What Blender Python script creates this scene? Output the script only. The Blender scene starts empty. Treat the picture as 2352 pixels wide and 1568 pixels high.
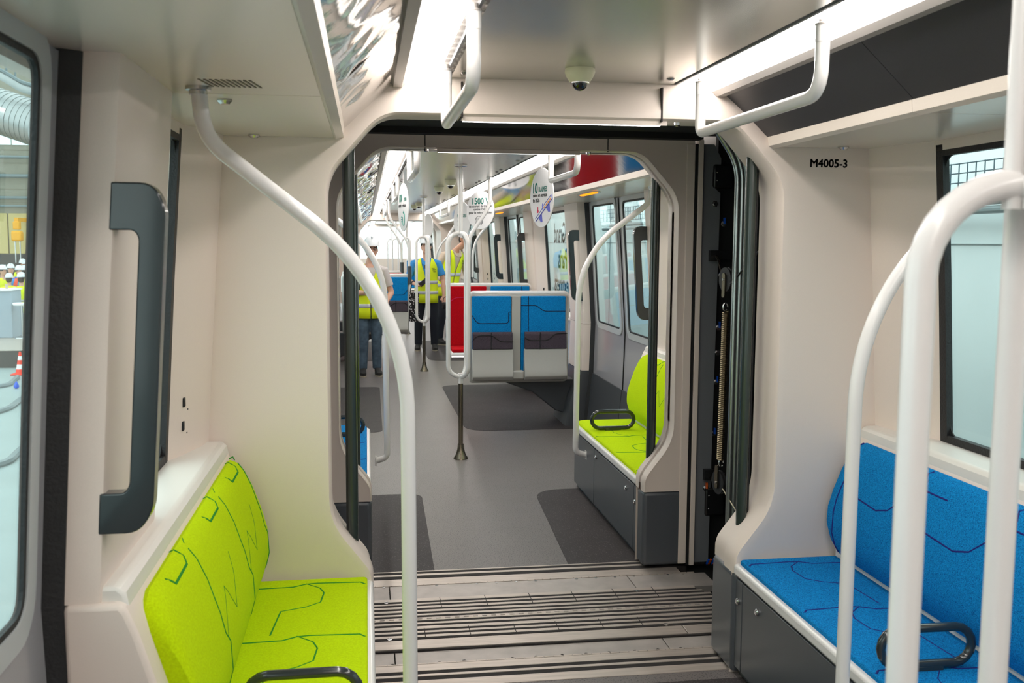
import bpy, math, random
from mathutils import Vector, Matrix, noise
random.seed(4)
sc = bpy.context.scene
COL = sc.collection
# ------------------------------------------------------------------ camera
FPX = 2234.0; VX, VY, ROLL, EYE = 841.0, 554.5, 0.0054, 1.7
yd = Vector(((VX-1176)/FPX, (VY-784)/FPX, 1.0)).normalized()
xd = Vector((math.cos(ROLL), math.sin(ROLL), 0.0)); xd = (xd - yd*xd.dot(yd)).normalized()
zd = xd.cross(yd)
if zd.y > 0: zd = -zd
def ray(px, py):
    v = Vector(((px-1176)/FPX, (py-784)/FPX, 1.0))
    return Vector((xd.dot(v), yd.dot(v), zd.dot(v)))
def atY(px, py, Y):
    d = ray(px, py); return Vector((0, 0, EYE)) + d*(Y/d.y)
def atZ(px, py, Z):
    d = ray(px, py); return Vector((0, 0, EYE)) + d*((Z-EYE)/d.z)
cd = bpy.data.cameras.new('camera'); cam = bpy.data.objects.new('camera', cd); COL.objects.link(cam)
cam.matrix_world = Matrix(((xd.x, -xd.y, -xd.z, 0), (yd.x, -yd.y, -yd.z, 0), (zd.x, -zd.y, -zd.z, EYE), (0, 0, 0, 1)))
cd.sensor_width = 36.0; cd.lens = FPX*36/2352; cd.clip_start = 0.02; cd.clip_end = 300
cd.dof.use_dof = True; cd.dof.focus_distance = 5.5; cd.dof.aperture_fstop = 7.5
sc.camera = cam
# ------------------------------------------------------------------ world, exposure
w = bpy.data.worlds.new('world'); sc.world = w; w.use_nodes = True
bg = w.node_tree.nodes['Background']; bg.inputs[0].default_value = (0.93, 0.99, 1.0, 1); bg.inputs[1].default_value = 3.0
vs = sc.view_settings; vs.view_transform = 'Standard'; vs.look = 'None'; vs.exposure = 0.02; vs.gamma = 1.0; vs.use_curve_mapping = False
STRIP = 16.2                    # strength of the ceiling light strips
try:
    sc.cycles.use_denoising = True; sc.cycles.max_bounces = 10; sc.cycles.diffuse_bounces = 5; sc.cycles.transparent_max_bounces = 16
    sc.cycles.sample_clamp_indirect = 6.0
except Exception: pass

# ------------------------------------------------------------------ materials
def lin(c):
    c = c/255.0
    return c/12.92 if c <= 0.04045 else ((c+0.055)/1.055)**2.4
def L3(rgb): return (lin(rgb[0]), lin(rgb[1]), lin(rgb[2]), 1)
def pm(name, rgb, rough=0.5, metal=0.0, spec=0.5, noise=0.0, nscale=40.0, stretch=None, bump=0.0, bscale=60.0, coat=0.0, speck=None, speck_scale=300.0, speck_th=0.62, emis=0.0, ecol=None):
    m = bpy.data.materials.new(name); m.use_nodes = True
    nt = m.node_tree; b = nt.nodes['Principled BSDF']
    b.inputs['Base Color'].default_value = L3(rgb); b.inputs['Roughness'].default_value = rough; b.inputs['Metallic'].default_value = metal
    b.inputs['Specular IOR Level'].default_value = spec; b.inputs['Coat Weight'].default_value = coat; b.inputs['Coat Roughness'].default_value = 0.08
    if emis:
        b.inputs['Emission Color'].default_value = L3(ecol or rgb); b.inputs['Emission Strength'].default_value = emis
    src = None
    if noise or speck or bump:
        tc = nt.nodes.new('ShaderNodeTexCoord'); mp = nt.nodes.new('ShaderNodeMapping'); nt.links.new(tc.outputs['Object'], mp.inputs[0])
        if stretch: mp.inputs['Scale'].default_value = stretch
    if noise:
        n = nt.nodes.new('ShaderNodeTexNoise'); n.inputs['Scale'].default_value = nscale; n.inputs['Detail'].default_value = 5
        nt.links.new(mp.outputs[0], n.inputs['Vector'])
        r = nt.nodes.new('ShaderNodeValToRGB'); nt.links.new(n.outputs[0], r.inputs[0])
        lo = [max(0, lin(c)*(1-noise)) for c in rgb]; hi = [min(1, lin(c)*(1+noise)) for c in rgb]
        r.color_ramp.elements[0].position = 0.3; r.color_ramp.elements[1].position = 0.7
        r.color_ramp.elements[0].color = (*lo, 1); r.color_ramp.elements[1].color = (*hi, 1); src = r.outputs[0]
    if speck:
        n = nt.nodes.new('ShaderNodeTexNoise'); n.inputs['Scale'].default_value = speck_scale; n.inputs['Detail'].default_value = 1
        nt.links.new(mp.outputs[0], n.inputs['Vector'])
        r = nt.nodes.new('ShaderNodeValToRGB'); r.color_ramp.elements[0].position = speck_th; r.color_ramp.elements[1].position = speck_th+0.03
        r.color_ramp.elements[0].color = (0, 0, 0, 1); r.color_ramp.elements[1].color = (1, 1, 1, 1); nt.links.new(n.outputs[0], r.inputs[0])
        mx = nt.nodes.new('ShaderNodeMix'); mx.data_type = 'RGBA'; nt.links.new(r.outputs[0], mx.inputs[0])
        if src: nt.links.new(src, mx.inputs[6])
        else: mx.inputs[6].default_value = L3(rgb)
        mx.inputs[7].default_value = L3(speck); src = mx.outputs[2]
    if src: nt.links.new(src, b.inputs['Base Color'])
    if bump:
        n = nt.nodes.new('ShaderNodeTexNoise'); n.inputs['Scale'].default_value = bscale; n.inputs['Detail'].default_value = 4
        nt.links.new(mp.outputs[0], n.inputs['Vector'])
        bp = nt.nodes.new('ShaderNodeBump'); bp.inputs['Strength'].default_value = bump; bp.inputs['Distance'].default_value = 0.02
        nt.links.new(n.outputs[0], bp.inputs['Height']); nt.links.new(bp.outputs[0], b.inputs['Normal'])
    return m
def glassmat(name, tint, gl=0.08):
    m = bpy.data.materials.new(name); m.use_nodes = True; nt = m.node_tree
    nt.nodes.remove(nt.nodes['Principled BSDF']); out = nt.nodes['Material Output']
    t = nt.nodes.new('ShaderNodeBsdfTransparent'); t.inputs[0].default_value = L3(tint)
    g = nt.nodes.new('ShaderNodeBsdfGlossy'); g.inputs['Roughness'].default_value = 0.02
    fr = nt.nodes.new('ShaderNodeFresnel'); ge = nt.nodes.new('ShaderNodeNewGeometry'); mp = nt.nodes.new('ShaderNodeMapRange')
    mp.inputs['To Min'].default_value = 1.45; mp.inputs['To Max'].default_value = 1/1.45
    nt.links.new(ge.outputs['Backfacing'], mp.inputs['Value']); nt.links.new(mp.outputs[0], fr.inputs[0])
    mx = nt.nodes.new('ShaderNodeMixShader'); nt.links.new(fr.outputs[0], mx.inputs[0]); nt.links.new(t.outputs[0], mx.inputs[1]); nt.links.new(g.outputs[0], mx.inputs[2])
    nt.links.new(mx.outputs[0], out.inputs[0]); return m
def emit(name, rgb, s):
    m = bpy.data.materials.new(name); m.use_nodes = True; nt = m.node_tree
    nt.nodes.remove(nt.nodes['Principled BSDF']); e = nt.nodes.new('ShaderNodeEmission'); e.inputs[0].default_value = L3(rgb); e.inputs[1].default_value = s
    nt.links.new(e.outputs[0], nt.nodes['Material Output'].inputs[0]); return m
M = {}
M['beige'] = pm('beige_panel', (226, 211, 200), 0.38, noise=0.02, nscale=400)
M['beigegloss'] = pm('beige_gloss_panel', (222, 210, 198), 0.2, noise=0.02, nscale=400)
M['ledge'] = pm('ledge_white', (222, 217, 210), 0.35)
M['white'] = pm('white_paint', (226, 222, 220), 0.25, coat=0.3)
M['profile'] = pm('white_profile', (156, 150, 145), 0.3)
M['film'] = pm('crumpled_film', (222, 222, 222), 0.06, 1.0, bump=0.12, bscale=22)
M['filmnear'] = pm('protective_film', (214, 212, 210), 0.06, 1.0, bump=0.03, bscale=12)
M['blackmatte'] = pm('black_satin_panel', (48, 48, 52), 0.42, noise=0.4, nscale=900)
M['blackgloss'] = pm('black_gloss_panel', (40, 38, 40), 0.05, spec=1.0, coat=1.0, bump=0.03, bscale=5)
M['brushed'] = pm('brushed_ceiling', (206, 205, 198), 0.24, 0.85, noise=0.08, nscale=60, stretch=(1, 18, 1))
M['slot'] = pm('vent_slot', (112, 104, 92), 0.7)
M['dark'] = pm('dark_void', (14, 14, 15), 0.7)
M['rubber'] = pm('black_rubber', (26, 26, 28), 0.55, bump=0.15, bscale=120)
M['header'] = pm('gangway_textile', (46, 46, 46), 0.9, noise=0.35, nscale=500)
M['cab'] = pm('dark_grey_cabinet', (80, 83, 88), 0.32, noise=0.06, nscale=300)
M['steelplate'] = pm('grey_sheet', (108, 110, 114), 0.45, noise=0.1, nscale=400)
M['handle'] = pm('black_handle', (42, 48, 50), 0.16, coat=0.5)
M['bar'] = pm('dark_bar', (48, 58, 54), 0.25, coat=0.4)
M['doorgrey'] = pm('door_grey', (150, 148, 152), 0.22, noise=0.03, nscale=300, coat=0.2)
M['doorlight'] = pm('door_trim', (178, 182, 182), 0.25)
M['kick'] = pm('kick_panel', (66, 68, 72), 0.35)
M['alu'] = pm('aluminium', (196, 184, 174), 0.42, 0.55, noise=0.12, nscale=6, stretch=(1, 10, 1))
M['plate'] = pm('sheet_aluminium', (182, 174, 168), 0.5, 0.5, noise=0.12, nscale=9)
M['tread'] = pm('black_tread', (34, 28, 27), 0.8, noise=0.3, nscale=600)
M['steel'] = pm('brushed_steel', (150, 140, 122), 0.25, 1.0)
M['chrome'] = pm('zinc', (200, 200, 200), 0.25, 1.0)
M['spring'] = pm('spring_steel', (150, 138, 112), 0.35, 1.0)
M['floor'] = pm('grey_speckled_floor', (112, 105, 103), 0.42, noise=0.05, nscale=3, speck=(50, 47, 47), speck_scale=165, speck_th=0.60)
M['inlay'] = pm('dark_speckled_floor', (56, 51, 52), 0.6, spec=0.25, noise=0.12, nscale=4, speck=(110, 103, 103), speck_scale=200, speck_th=0.66)
def fabric(name, a, dark): return pm(name, a, 0.95, spec=0.1, noise=0.25, nscale=260, speck=dark, speck_scale=380, speck_th=0.57, bump=0.25, bscale=500)
M['green'] = pm('green_fabric', (188, 216, 8), 0.95, spec=0.1, noise=0.1, nscale=200, bump=0.2, bscale=500)
M['greenline'] = pm('green_line', (22, 132, 24), 0.9)
M['blue'] = fabric('blue_fabric', (18, 132, 196), (10, 78, 142))
M['blueline'] = pm('blue_line', (10, 20, 110), 0.9)
M['navy'] = pm('navy_line', (8, 14, 48), 0.9)
M['red'] = fabric('red_fabric', (190, 14, 26), (140, 6, 18))
M['redline'] = pm('red_line', (196, 24, 80), 0.9)
M['pad'] = fabric('grey_purple_pad', (78, 68, 76), (58, 50, 58))
M['shell'] = pm('grey_shell', (172, 168, 162), 0.35, noise=0.03, nscale=300)
M['glass'] = glassmat('window_glass', (243, 252, 250))
M['glasst'] = glassmat('tinted_glass', (238, 249, 248))
M['strip'] = emit('light_strip', (255, 250, 244), STRIP)
M['portal_led'] = emit('portal_led', (255, 250, 246), 6.0)
M['orange'] = emit('orange_lamp', (255, 140, 30), 2.2)
M['cctv'] = pm('cctv_cream', (206, 204, 170), 0.35)
M['dome'] = pm('cctv_dome', (10, 10, 12), 0.05, coat=1.0)
M['black'] = pm('black_plastic', (20, 20, 22), 0.4)
M['ink'] = pm('black_ink', (28, 28, 30), 0.7)
M['green_ink'] = pm('green_ink', (0, 132, 116), 0.7)
M['blue_ink'] = pm('blue_ink', (92, 96, 190), 0.7)
M['orange_ink'] = pm('orange_ink', (240, 140, 40), 0.7)
M['pink_ink'] = pm('red_ink', (206, 40, 80), 0.7)
M['card'] = pm('white_card', (222, 218, 218), 0.6)
M['vinyl_black'] = pm('vinyl_dark', (52, 62, 58), 0.6)
M['vinyl_green'] = pm('vinyl_lime', (158, 192, 20), 0.6)
M['vinyl_teal'] = pm('vinyl_teal', (64, 110, 100), 0.6)
M['boltblue'] = pm('blue_tag', (20, 90, 210), 0.4)
M['boltorange'] = pm('orange_tag', (220, 90, 20), 0.4)
M['redpaint'] = pm('red_paint', (205, 12, 14), 0.4)
M['skin'] = pm('skin', (206, 158, 136), 0.5)
M['skin2'] = pm('skin_tan', (178, 128, 100), 0.5)
M['hivis'] = pm('hivis_yellow', (226, 240, 10), 0.7)
M['silver'] = pm('reflective_tape', (196, 196, 208), 0.45)
M['polo'] = pm('blue_polo', (58, 144, 214), 0.8)
M['jeans'] = pm('blue_jeans', (72, 90, 106), 0.9, noise=0.35, nscale=14)
M['darktrousers'] = pm('navy_trousers', (26, 30, 40), 0.9)
M['shirtgrey'] = pm('grey_shirt', (196, 188, 186), 0.9)
M['shirtbeige'] = pm('beige_shirt', (196, 176, 158), 0.9)
M['helmet'] = pm('white_helmet', (226, 228, 232), 0.25, coat=0.4)
M['hair'] = pm('dark_hair', (38, 30, 28), 0.7)
M['shoe'] = pm('dark_shoe', (36, 33, 32), 0.7)
M['sole'] = pm('shoe_sole', (170, 160, 140), 0.8)
M['lip'] = pm('lip', (170, 104, 96), 0.5)
M['eye'] = pm('eye_dark', (40, 34, 34), 0.3)
M['tote'] = pm('patterned_cloth', (22, 20, 22), 0.9, speck=(220, 215, 215), speck_scale=42, speck_th=0.6)
M['hivisorange'] = pm('hivis_orange', (236, 84, 52), 0.8)
M['hallwall'] = pm('pale_hall_wall', (238, 248, 250), 0.85, noise=0.03, nscale=2)
M['hallfloor'] = pm('hall_floor', (150, 164, 164), 0.45, noise=0.06, nscale=0.8, stretch=(.3, 1.5, 1))
M['block'] = pm('concrete_block', (150, 147, 134), 0.9, noise=0.05, nscale=3)
M['mortar'] = pm('mortar', (140, 136, 122), 0.9)
M['cream'] = pm('cream_print', (222, 206, 150), 0.7)
M['yellowpanel'] = pm('warm_cladding', (196, 180, 124), 0.7)
M['darkhall'] = pm('dark_hall', (62, 66, 66), 0.8)
M['duct'] = pm('galvanised_duct', (170, 174, 174), 0.35, 0.8)
M['kiosk'] = pm('pale_blue_box', (150, 164, 176), 0.5)
M['conered'] = pm('cone_red', (238, 60, 36), 0.5)
M['conewhite'] = pm('cone_white', (240, 240, 240), 0.5)
M['hoist'] = pm('hoist_yellow', (240, 170, 20), 0.5)
M['hallwin'] = pm('clerestory_glass', (226, 240, 244), 0.3, emis=0.9)
M['pipe'] = pm('grey_pipe', (120, 134, 138), 0.4)
M['meshwire'] = pm('basket_wire', (70, 92, 104), 0.5)

# ------------------------------------------------------------------ mesh helpers
C = 0.715
def W(dx, side): return C + side*dx
class MB:
    def __init__(s): s.v = []; s.f = []
    def add(s, vs, fs):
        o = len(s.v); s.v += [tuple(v) for v in vs]; s.f += [tuple(i+o for i in f) for f in fs]; return s
    def box(s, x0, x1, y0, y1, z0, z1):
        x0, x1 = sorted((x0, x1)); y0, y1 = sorted((y0, y1)); z0, z1 = sorted((z0, z1))
        return s.add([(x0, y0, z0), (x1, y0, z0), (x1, y1, z0), (x0, y1, z0), (x0, y0, z1), (x1, y0, z1), (x1, y1, z1), (x0, y1, z1)],
                     [(3, 2, 1, 0), (4, 5, 6, 7), (0, 1, 5, 4), (1, 2, 6, 5), (2, 3, 7, 6), (3, 0, 4, 7)])
    def loft(s, loops, closed=True, cap=True, close_u=False):
        n = len(loops[0]); o = len(s.v); fs = []
        for l in loops: s.v += [tuple(p) for p in l]
        m = len(loops); rng = range(m if close_u else m-1)
        for i in rng:
            j2 = (i+1) % m
            for j in range(n if closed else n-1):
                k = (j+1) % n
                fs.append((o+i*n+j, o+i*n+k, o+j2*n+k, o+j2*n+j))
        if cap and closed and not close_u:
            fs.append(tuple(o+j for j in reversed(range(n)))); fs.append(tuple(o+(m-1)*n+j for j in range(n)))
        s.f += fs; return s
    def prism(s, pts, vec):
        vec = Vector(vec); return s.loft([[Vector(p) for p in pts], [Vector(p)+vec for p in pts]])
    def tube(s, pts, r, n=12, r2=None, closed=False):
        P = [Vector(p) for p in pts]; m = len(P)
        R = r if isinstance(r, (list, tuple)) else [r]*m
        T = []
        for i in range(m):
            a = P[(i-1) % m] if (closed or i > 0) else P[i]; b = P[(i+1) % m] if (closed or i < m-1) else P[i]
            T.append((b-a).normalized())
        up = Vector((0, 0, 1)) if abs(T[0].z) < 0.9 else Vector((0, 1, 0))
        u = (up - T[0]*up.dot(T[0])).normalized(); loops = []
        for i in range(m):
            u = (u - T[i]*u.dot(T[i])).normalized(); v = T[i].cross(u); q = (r2 or 1.0)
            loops.append([P[i] + u*(R[i]*math.cos(2*math.pi*k/n)) + v*(R[i]*q*math.sin(2*math.pi*k/n)) for k in range(n)])
        return s.loft(loops, close_u=closed)
    def ball(s, c, rx, ry=None, rz=None, n=12, m=8, z0=-90, z1=90):
        ry = ry or rx; rz = rz or rx; loops = []
        for i in range(m+1):
            t = math.radians(z0 + (z1-z0)*i/m); ct = max(math.cos(t), 1e-3)
            loops.append([(c[0]+rx*ct*math.cos(2*math.pi*k/n), c[1]+ry*ct*math.sin(2*math.pi*k/n), c[2]+rz*math.sin(t)) for k in range(n)])
        return s.loft(loops)
    def lathe(s, prof, c, n=20):
        return s.loft([[(c[0]+r*math.cos(2*math.pi*k/n), c[1]+r*math.sin(2*math.pi*k/n), c[2]+z) for k in range(n)] for r, z in prof])
    def xf(s, mat):
        s.v = [tuple(mat @ Vector(v)) for v in s.v]; return s
    def build(s, name, mat, parent=None, bevel=0.0, seg=2, ang=40, remesh=0, flat=False, **props):
        me = bpy.data.meshes.new(name); me.from_pydata(s.v, [], s.f); me.update()
        import bmesh
        bm = bmesh.new(); bm.from_mesh(me); bmesh.ops.recalc_face_normals(bm, faces=bm.faces); bm.to_mesh(me); bm.free()
        o = bpy.data.objects.new(name, me); COL.objects.link(o)
        me.materials.append(M[mat] if isinstance(mat, str) else mat)
        if remesh:
            md = o.modifiers.new('r', 'REMESH'); md.mode = 'VOXEL'; md.voxel_size = remesh; md.use_smooth_shade = True
            sm = o.modifiers.new('s', 'SMOOTH'); sm.iterations = 4; sm.factor = 0.5
            if len(s.v) > 0:
                dc = o.modifiers.new('d', 'DECIMATE'); dc.ratio = 0.35
            dg = bpy.context.evaluated_depsgraph_get(); me2 = bpy.data.meshes.new_from_object(o.evaluated_get(dg))
            o.modifiers.clear(); o.data = me2; me = me2
            if not me.materials: me.materials.append(M[mat])
        if bevel:
            md = o.modifiers.new('b', 'BEVEL'); md.width = bevel; md.segments = seg; md.limit_method = 'ANGLE'; md.angle_limit = math.radians(ang)
        if not flat:
            me.polygons.foreach_set('use_smooth', [True]*len(me.polygons))
            if not remesh: me.set_sharp_from_angle(angle=math.radians(35))
        if parent is not None:
            o.parent = parent; o.matrix_parent_inverse = Matrix.Translation(parent.location).inverted() if parent.type == 'EMPTY' or parent.location.length > 0 else Matrix()
        for k, v in props.items():
            if v: o[k] = v
        return o
def thing(name, loc, label, cat, group=None):
    o = bpy.data.objects.new(name, None); COL.objects.link(o); o.location = loc; o.empty_display_size = 0.1
    o['label'] = label; o['category'] = cat
    if group: o['group'] = group
    return o
def tag(o, label, cat, group=None):
    o['label'] = label; o['category'] = cat
    if group: o['group'] = group
    return o
def struct(name, mb, mat, **k): return mb.build(name, mat, kind='structure', **k)
def rnd(pts, r, n=6):
    """round the inner corners of an open path"""
    P = [Vector(p) for p in pts]; out = [P[0]]
    R = r if isinstance(r, (list, tuple)) else [r]*len(P)
    for i in range(1, len(P)-1):
        a, b, c = P[i-1], P[i], P[i+1]; d = min(R[i], (a-b).length*0.5, (c-b).length*0.5)
        p, q = b+(a-b).normalized()*d, b+(c-b).normalized()*d
        for k in range(n+1):
            t = k/n; out.append(p*(1-t)**2 + b*2*t*(1-t) + q*t*t)
    out.append(P[-1]); return out
def rndc(pts, r, n=5):
    """round all corners of a closed polygon"""
    P = [Vector(p) for p in pts]; out = []; m = len(P)
    R = r if isinstance(r, (list, tuple)) else [r]*m
    for i in range(m):
        a, b, c = P[i-1], P[i], P[(i+1) % m]; d = min(R[i], (a-b).length*0.49, (c-b).length*0.49)
        if d < 1e-5: out.append(b); continue
        p, q = b+(a-b).normalized()*d, b+(c-b).normalized()*d
        for k in range(n+1):
            t = k/n; out.append(p*(1-t)**2 + b*2*t*(1-t) + q*t*t)
    return out
def interp(tab, x):
    for (a, b), (c, d) in zip(tab, tab[1:]):
        if x <= c: return b + (d-b)*max(0, (x-a))/(c-a)
    return tab[-1][1]
FT = [(0, 1.20), (.5, 1.25), (.96, 1.263), (1.57, 1.223), (2.07, 1.185), (2.35, 1.16)]
def F(z): return interp(FT, z)
def text(body, size, mat, parent, loc, rot, align='LEFT', bold=0.0, name='lettering', sx=1.0, mirror=False):
    c = bpy.data.curves.new(name, 'FONT'); c.body = body; c.size = size; c.align_x = align; c.extrude = 0.0002; c.resolution_u = 3
    o = bpy.data.objects.new(name, c); COL.objects.link(o); c.materials.append(M[mat])
    me = bpy.data.meshes.new_from_object(o.evaluated_get(bpy.context.evaluated_depsgraph_get()))
    if bold:
        b = bpy.data.meshes.new(name); V = [tuple(v.co) for v in me.vertices]; Fc = [tuple(q.vertices) for q in me.polygons]; n = len(V); vv = []; ff = []
        for k, (dx, dy) in enumerate(((-bold, 0), (bold, 0), (0, bold), (0, -bold))):
            vv += [(x+dx, y+dy, z) for x, y, z in V]; ff += [tuple(i+k*n for i in q) for q in Fc]
        b.from_pydata(vv, [], ff); b.update(); me = b
    bpy.data.objects.remove(o); o = bpy.data.objects.new(name, me); COL.objects.link(o)
    if not me.materials: me.materials.append(M[mat])
    o.matrix_world = Matrix.Translation(loc) @ rot.to_4x4() @ Matrix.Diagonal((-sx if mirror else sx, 1, 1, 1))
    if parent is not None:
        mw = o.matrix_world.copy(); o.parent = parent; o.matrix_parent_inverse = Matrix.Translation(parent.location).inverted() if parent.type == 'EMPTY' else Matrix(); o.matrix_basis = mw
    return o
def basis(xv, yv):
    xv = Vector(xv).normalized(); yv = Vector(yv); yv = (yv - xv*yv.dot(xv)).normalized(); z = xv.cross(yv)
    return Matrix((xv, yv, z)).transposed()

# ================================================================== STRUCTURE
NE, FE = 3.56, 4.90              # the two facing end walls of the cars
FAR_END = 20.64
def floors():
    struct('floor', MB().box(W(-1.4, 1), W(1.4, 1), -3.0, 3.62, -0.08, 0), 'floor')
    o = struct('floor', MB().box(W(-1.4, 1), W(1.4, 1), 4.91, FAR_END+.2, -0.08, 0), 'floor')
    def inl(pts, r):
        MB().prism([(x, y, 0.0005) for x, y in [p[:2] for p in rndc([(a, b, 0) for a, b in pts], r)]], (0, 0, .002)).build('floor_inlay', 'inlay', o)
    inl([(1.045, 4.915), (1.125, 6.48), (1.97, 6.48), (1.97, 4.915)], [0, .22, 0, 0])
    inl([(.335, 4.915), (.355, 6.48), (-.5, 6.48), (-.5, 4.915)], [0, .12, 0, 0])
    for D in (7.52, 12.79):
        inl([(.88, D+1.1), (.865, D+3.95), (1.97, D+3.95), (1.97, D+1.1)], [.25, .2, 0, 0])
        inl([(.13, D+1.15), (.14, D+3.9), (-.5, D+3.9), (-.5, D+1.15)], [.1, .1, 0, 0])
    inl([(.35, 18.06+1.1), (.35, 20.6), (-.5, 20.6), (-.5, 18.06+1.1)], [.1, 0, 0, 0])
    n = bpy.data.objects['floor']
    MB().prism([(1.06, 3.5, .0005), (1.03, 2.0, .0005), (1.97, 2.0, .0005), (1.97, 3.5, .0005)], (0, 0, .002)).build('floor_inlay', 'inlay', n)
    MB().prism([(.34, 3.5, .0005), (.34, 2.0, .0005), (-.5, 2.0, .0005), (-.5, 3.5, .0005)], (0, 0, .002)).build('floor_inlay', 'inlay', n)
floors()

def gangway_floor():
    x0, x1 = -0.25, 1.66
    g = struct('floor', MB().box(x0-.3, x1+.4, 3.62, 4.92, -0.12, -0.03), 'dark')
    g.name = 'floor_gangway'
    def strip(y0, y1, mat, name, z=0.0, a=x0, b=x1, z0=-.03, bev=0.0015): return MB().box(a, b, y0, y1, z0, z).build(name, mat, g, bevel=bev)
    # far sill, plates, central ribbed bridge, near plates and near sill
    strip(4.905, 4.918, 'alu', 'edge_strip', .003); strip(4.872, 4.904, 'tread', 'tread_strip', .002); strip(4.845, 4.871, 'alu', 'edge_strip', .003)
    strip(4.806, 4.844, 'tread', 'tread_strip', .002); strip(4.716, 4.805, 'alu', 'sill_plate', .001, b=1.6)
    for a, b in ((x0, .095), (.099, 1.305), (1.309, 1.72)): strip(4.508, 4.70, 'plate', 'ramp_plate', .002, a=a, b=b)
    k = MB()
    for i in range(48): k.box(x0+.04*i, x0+.04*i+.036, 4.701, 4.713, -.01, .004)
    k.build('hinge_knuckles', 'alu', g, kind='stuff')
    ys = [4.459, 4.417, 4.370, 4.323, 4.280, 4.222, 4.178, 4.126, 4.083, 4.036]
    edges = [4.505]
    for y in ys:
        bx = min(x1, 1.557+(4.519-y)*.58); strip(y+.0115, edges[-1]-.0005, 'alu', 'rib', .010, b=bx); strip(y-.0115, y+.011, 'tread', 'tread_strip', .0095, b=bx); edges.append(y-.012)
    strip(3.935, edges[-1]-.0005, 'alu', 'rib', .008, b=1.372); strip(3.935, edges[-1]-.0005, 'alu', 'rib', .008, a=1.376)
    k = MB()
    for i in range(44): k.box(x0+.042*i, x0+.042*i+.022, 4.246, 4.256, .008, .0125)
    k.build('hinge_knuckles', 'plate', g, kind='stuff')
    for y0, y1, xs in ((4.36, 4.505, (.33, .545, .76, .97, 1.175, 1.375)), (4.026, 4.14, (.235, .43, .63, .82, 1.02, 1.2))):
        for x in xs: MB().box(x, x+.003, y0, y1, .0085, .0108).build('joint', 'tread', g)
    for x, y in ((.078, 4.462), (1.29, 4.462), (.083, 4.036), (1.305, 4.036)):
        MB().lathe([(.012, 0), (.012, .003), (.006, .0035), (.006, .001)], (x, y, .009), 12).build('screw', 'chrome', g)
    strip(3.9225, 3.9345, 'tread', 'dark_gap_strip', .004)  # open gap's shade put in as a black strip before the ramp plate
    for a, b in ((x0, .098), (.102, 1.25), (1.254, 1.66)): strip(3.80, 3.922, 'plate', 'ramp_plate', -.002, a=a, b=b)
    k = MB()
    for i in range(48): k.box(x0+.04*i, x0+.04*i+.036, 3.79, 3.80, -.01, .003)
    k.build('hinge_knuckles', 'alu', g, kind='stuff')
    strip(3.732, 3.79, 'alu', 'sill_plate', .002); strip(3.70, 3.731, 'tread', 'tread_strip', .001); strip(3.681, 3.699, 'alu', 'edge_strip', .003)
    strip(3.645, 3.680, 'tread', 'tread_strip', .001); strip(3.58, 3.644, 'alu', 'sill_plate', .003)
    for i, x in enumerate((.07, .23, .33, .53, .63, .73, .83, 1.04, 1.14, 1.24, 1.34, 1.52, 1.6)):
        MB().lathe([(.007, 0), (.007, .002), (.003, .002)], (x, 4.688, .002), 8).build('screw', 'chrome', g)
    for i, x in enumerate((.09, .28, .38, .58, .68, .79, .89, .99, 1.1, 1.2, 1.3)):
        MB().lathe([(.007, 0), (.007, .002), (.003, .002)], (x, 3.812, -.004), 8).build('screw', 'chrome', g)
gangway_floor()

# portal outlines, as half width and height, from the floor up and over
PO = [(-.70, .41), (-.70, .485), (-.85, .68), (-.85, 1.93), (-.7525, 2.04), (-.655, 2.15), (.655, 2.15), (.7525, 2.04), (.85, 1.93), (.85, .68), (.70, .485), (.70, .41)]
PR = [0, .05, .09, .09, 0, .07, .07, 0, .09, .09, .05, 0]
def frame_of(off, hw, top):
    out = []
    for a, z in outline(off):
        t = (abs(a)-.7525-off)/(.0975) if z > 1.8 else 1
        if z < 1.9 or abs(a) > .7525+off*.8: out.append((math.copysign(hw, a), z if z < 1.9 else 1.9+(top-1.9)*min(1, max(0, (z-1.9)/(2.04+off*.7-1.9)))))
        else: out.append((math.copysign(hw-(hw-.3)*min(1, max(0, (.7525+off*.75-abs(a))/.2)), a), top))
    return out
def outline(off):
    P = [Vector((a, b)) for a, b in PO]; out = []
    for i, p in enumerate(P):
        ns = []
        if i > 0: d = (p-P[i-1]).normalized(); ns.append(Vector((-d.y, d.x)))
        if i < len(P)-1: d = (P[i+1]-p).normalized(); ns.append(Vector((-d.y, d.x)))
        n = sum(ns, Vector((0, 0))); n = n/n.length; k = off/max(.3, n.dot(ns[0]))
        q = p + n*k
        if i in (0, len(P)-1): q = Vector((p.x + (-off if i == 0 else off), p.y))
        out.append((q.x, q.y, 0))
    return [(v.x, v.y) for v in rnd(out, PR, 6)]
def portal(name, Yf, depth, dirY, far=False):
    """end wall with the octagonal gangway opening; dirY points from the car into the gangway"""
    def loop(off, y): return [(C+a, y, z) for a, z in outline(off)]
    loops = [loop(.11, Yf), loop(.035, Yf-dirY*.022), loop(.008, Yf-dirY*.022), loop(0, Yf-dirY*.010), loop(0, Yf+dirY*.07), loop(-.0, Yf+dirY*.085), loop(.012, Yf+dirY*.09), loop(.012, Yf+dirY*depth)]
    big = [(C+a, Yf, z) for a, z in frame_of(.11, 1.4, 2.42)]
    m = MB().loft([big]+loops, closed=False, cap=False)
    for s in (-1, 1):
        m.add([(C+s*.70, Yf, 0), (C+s*1.4, Yf, 0), (C+s*1.4, Yf, .42), (C+s*.70, Yf, .42)], [(0, 1, 2, 3)])
    o = struct(name, m, 'beige')
    return o
wn = portal('wall_end', NE, .22, 1)
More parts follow.
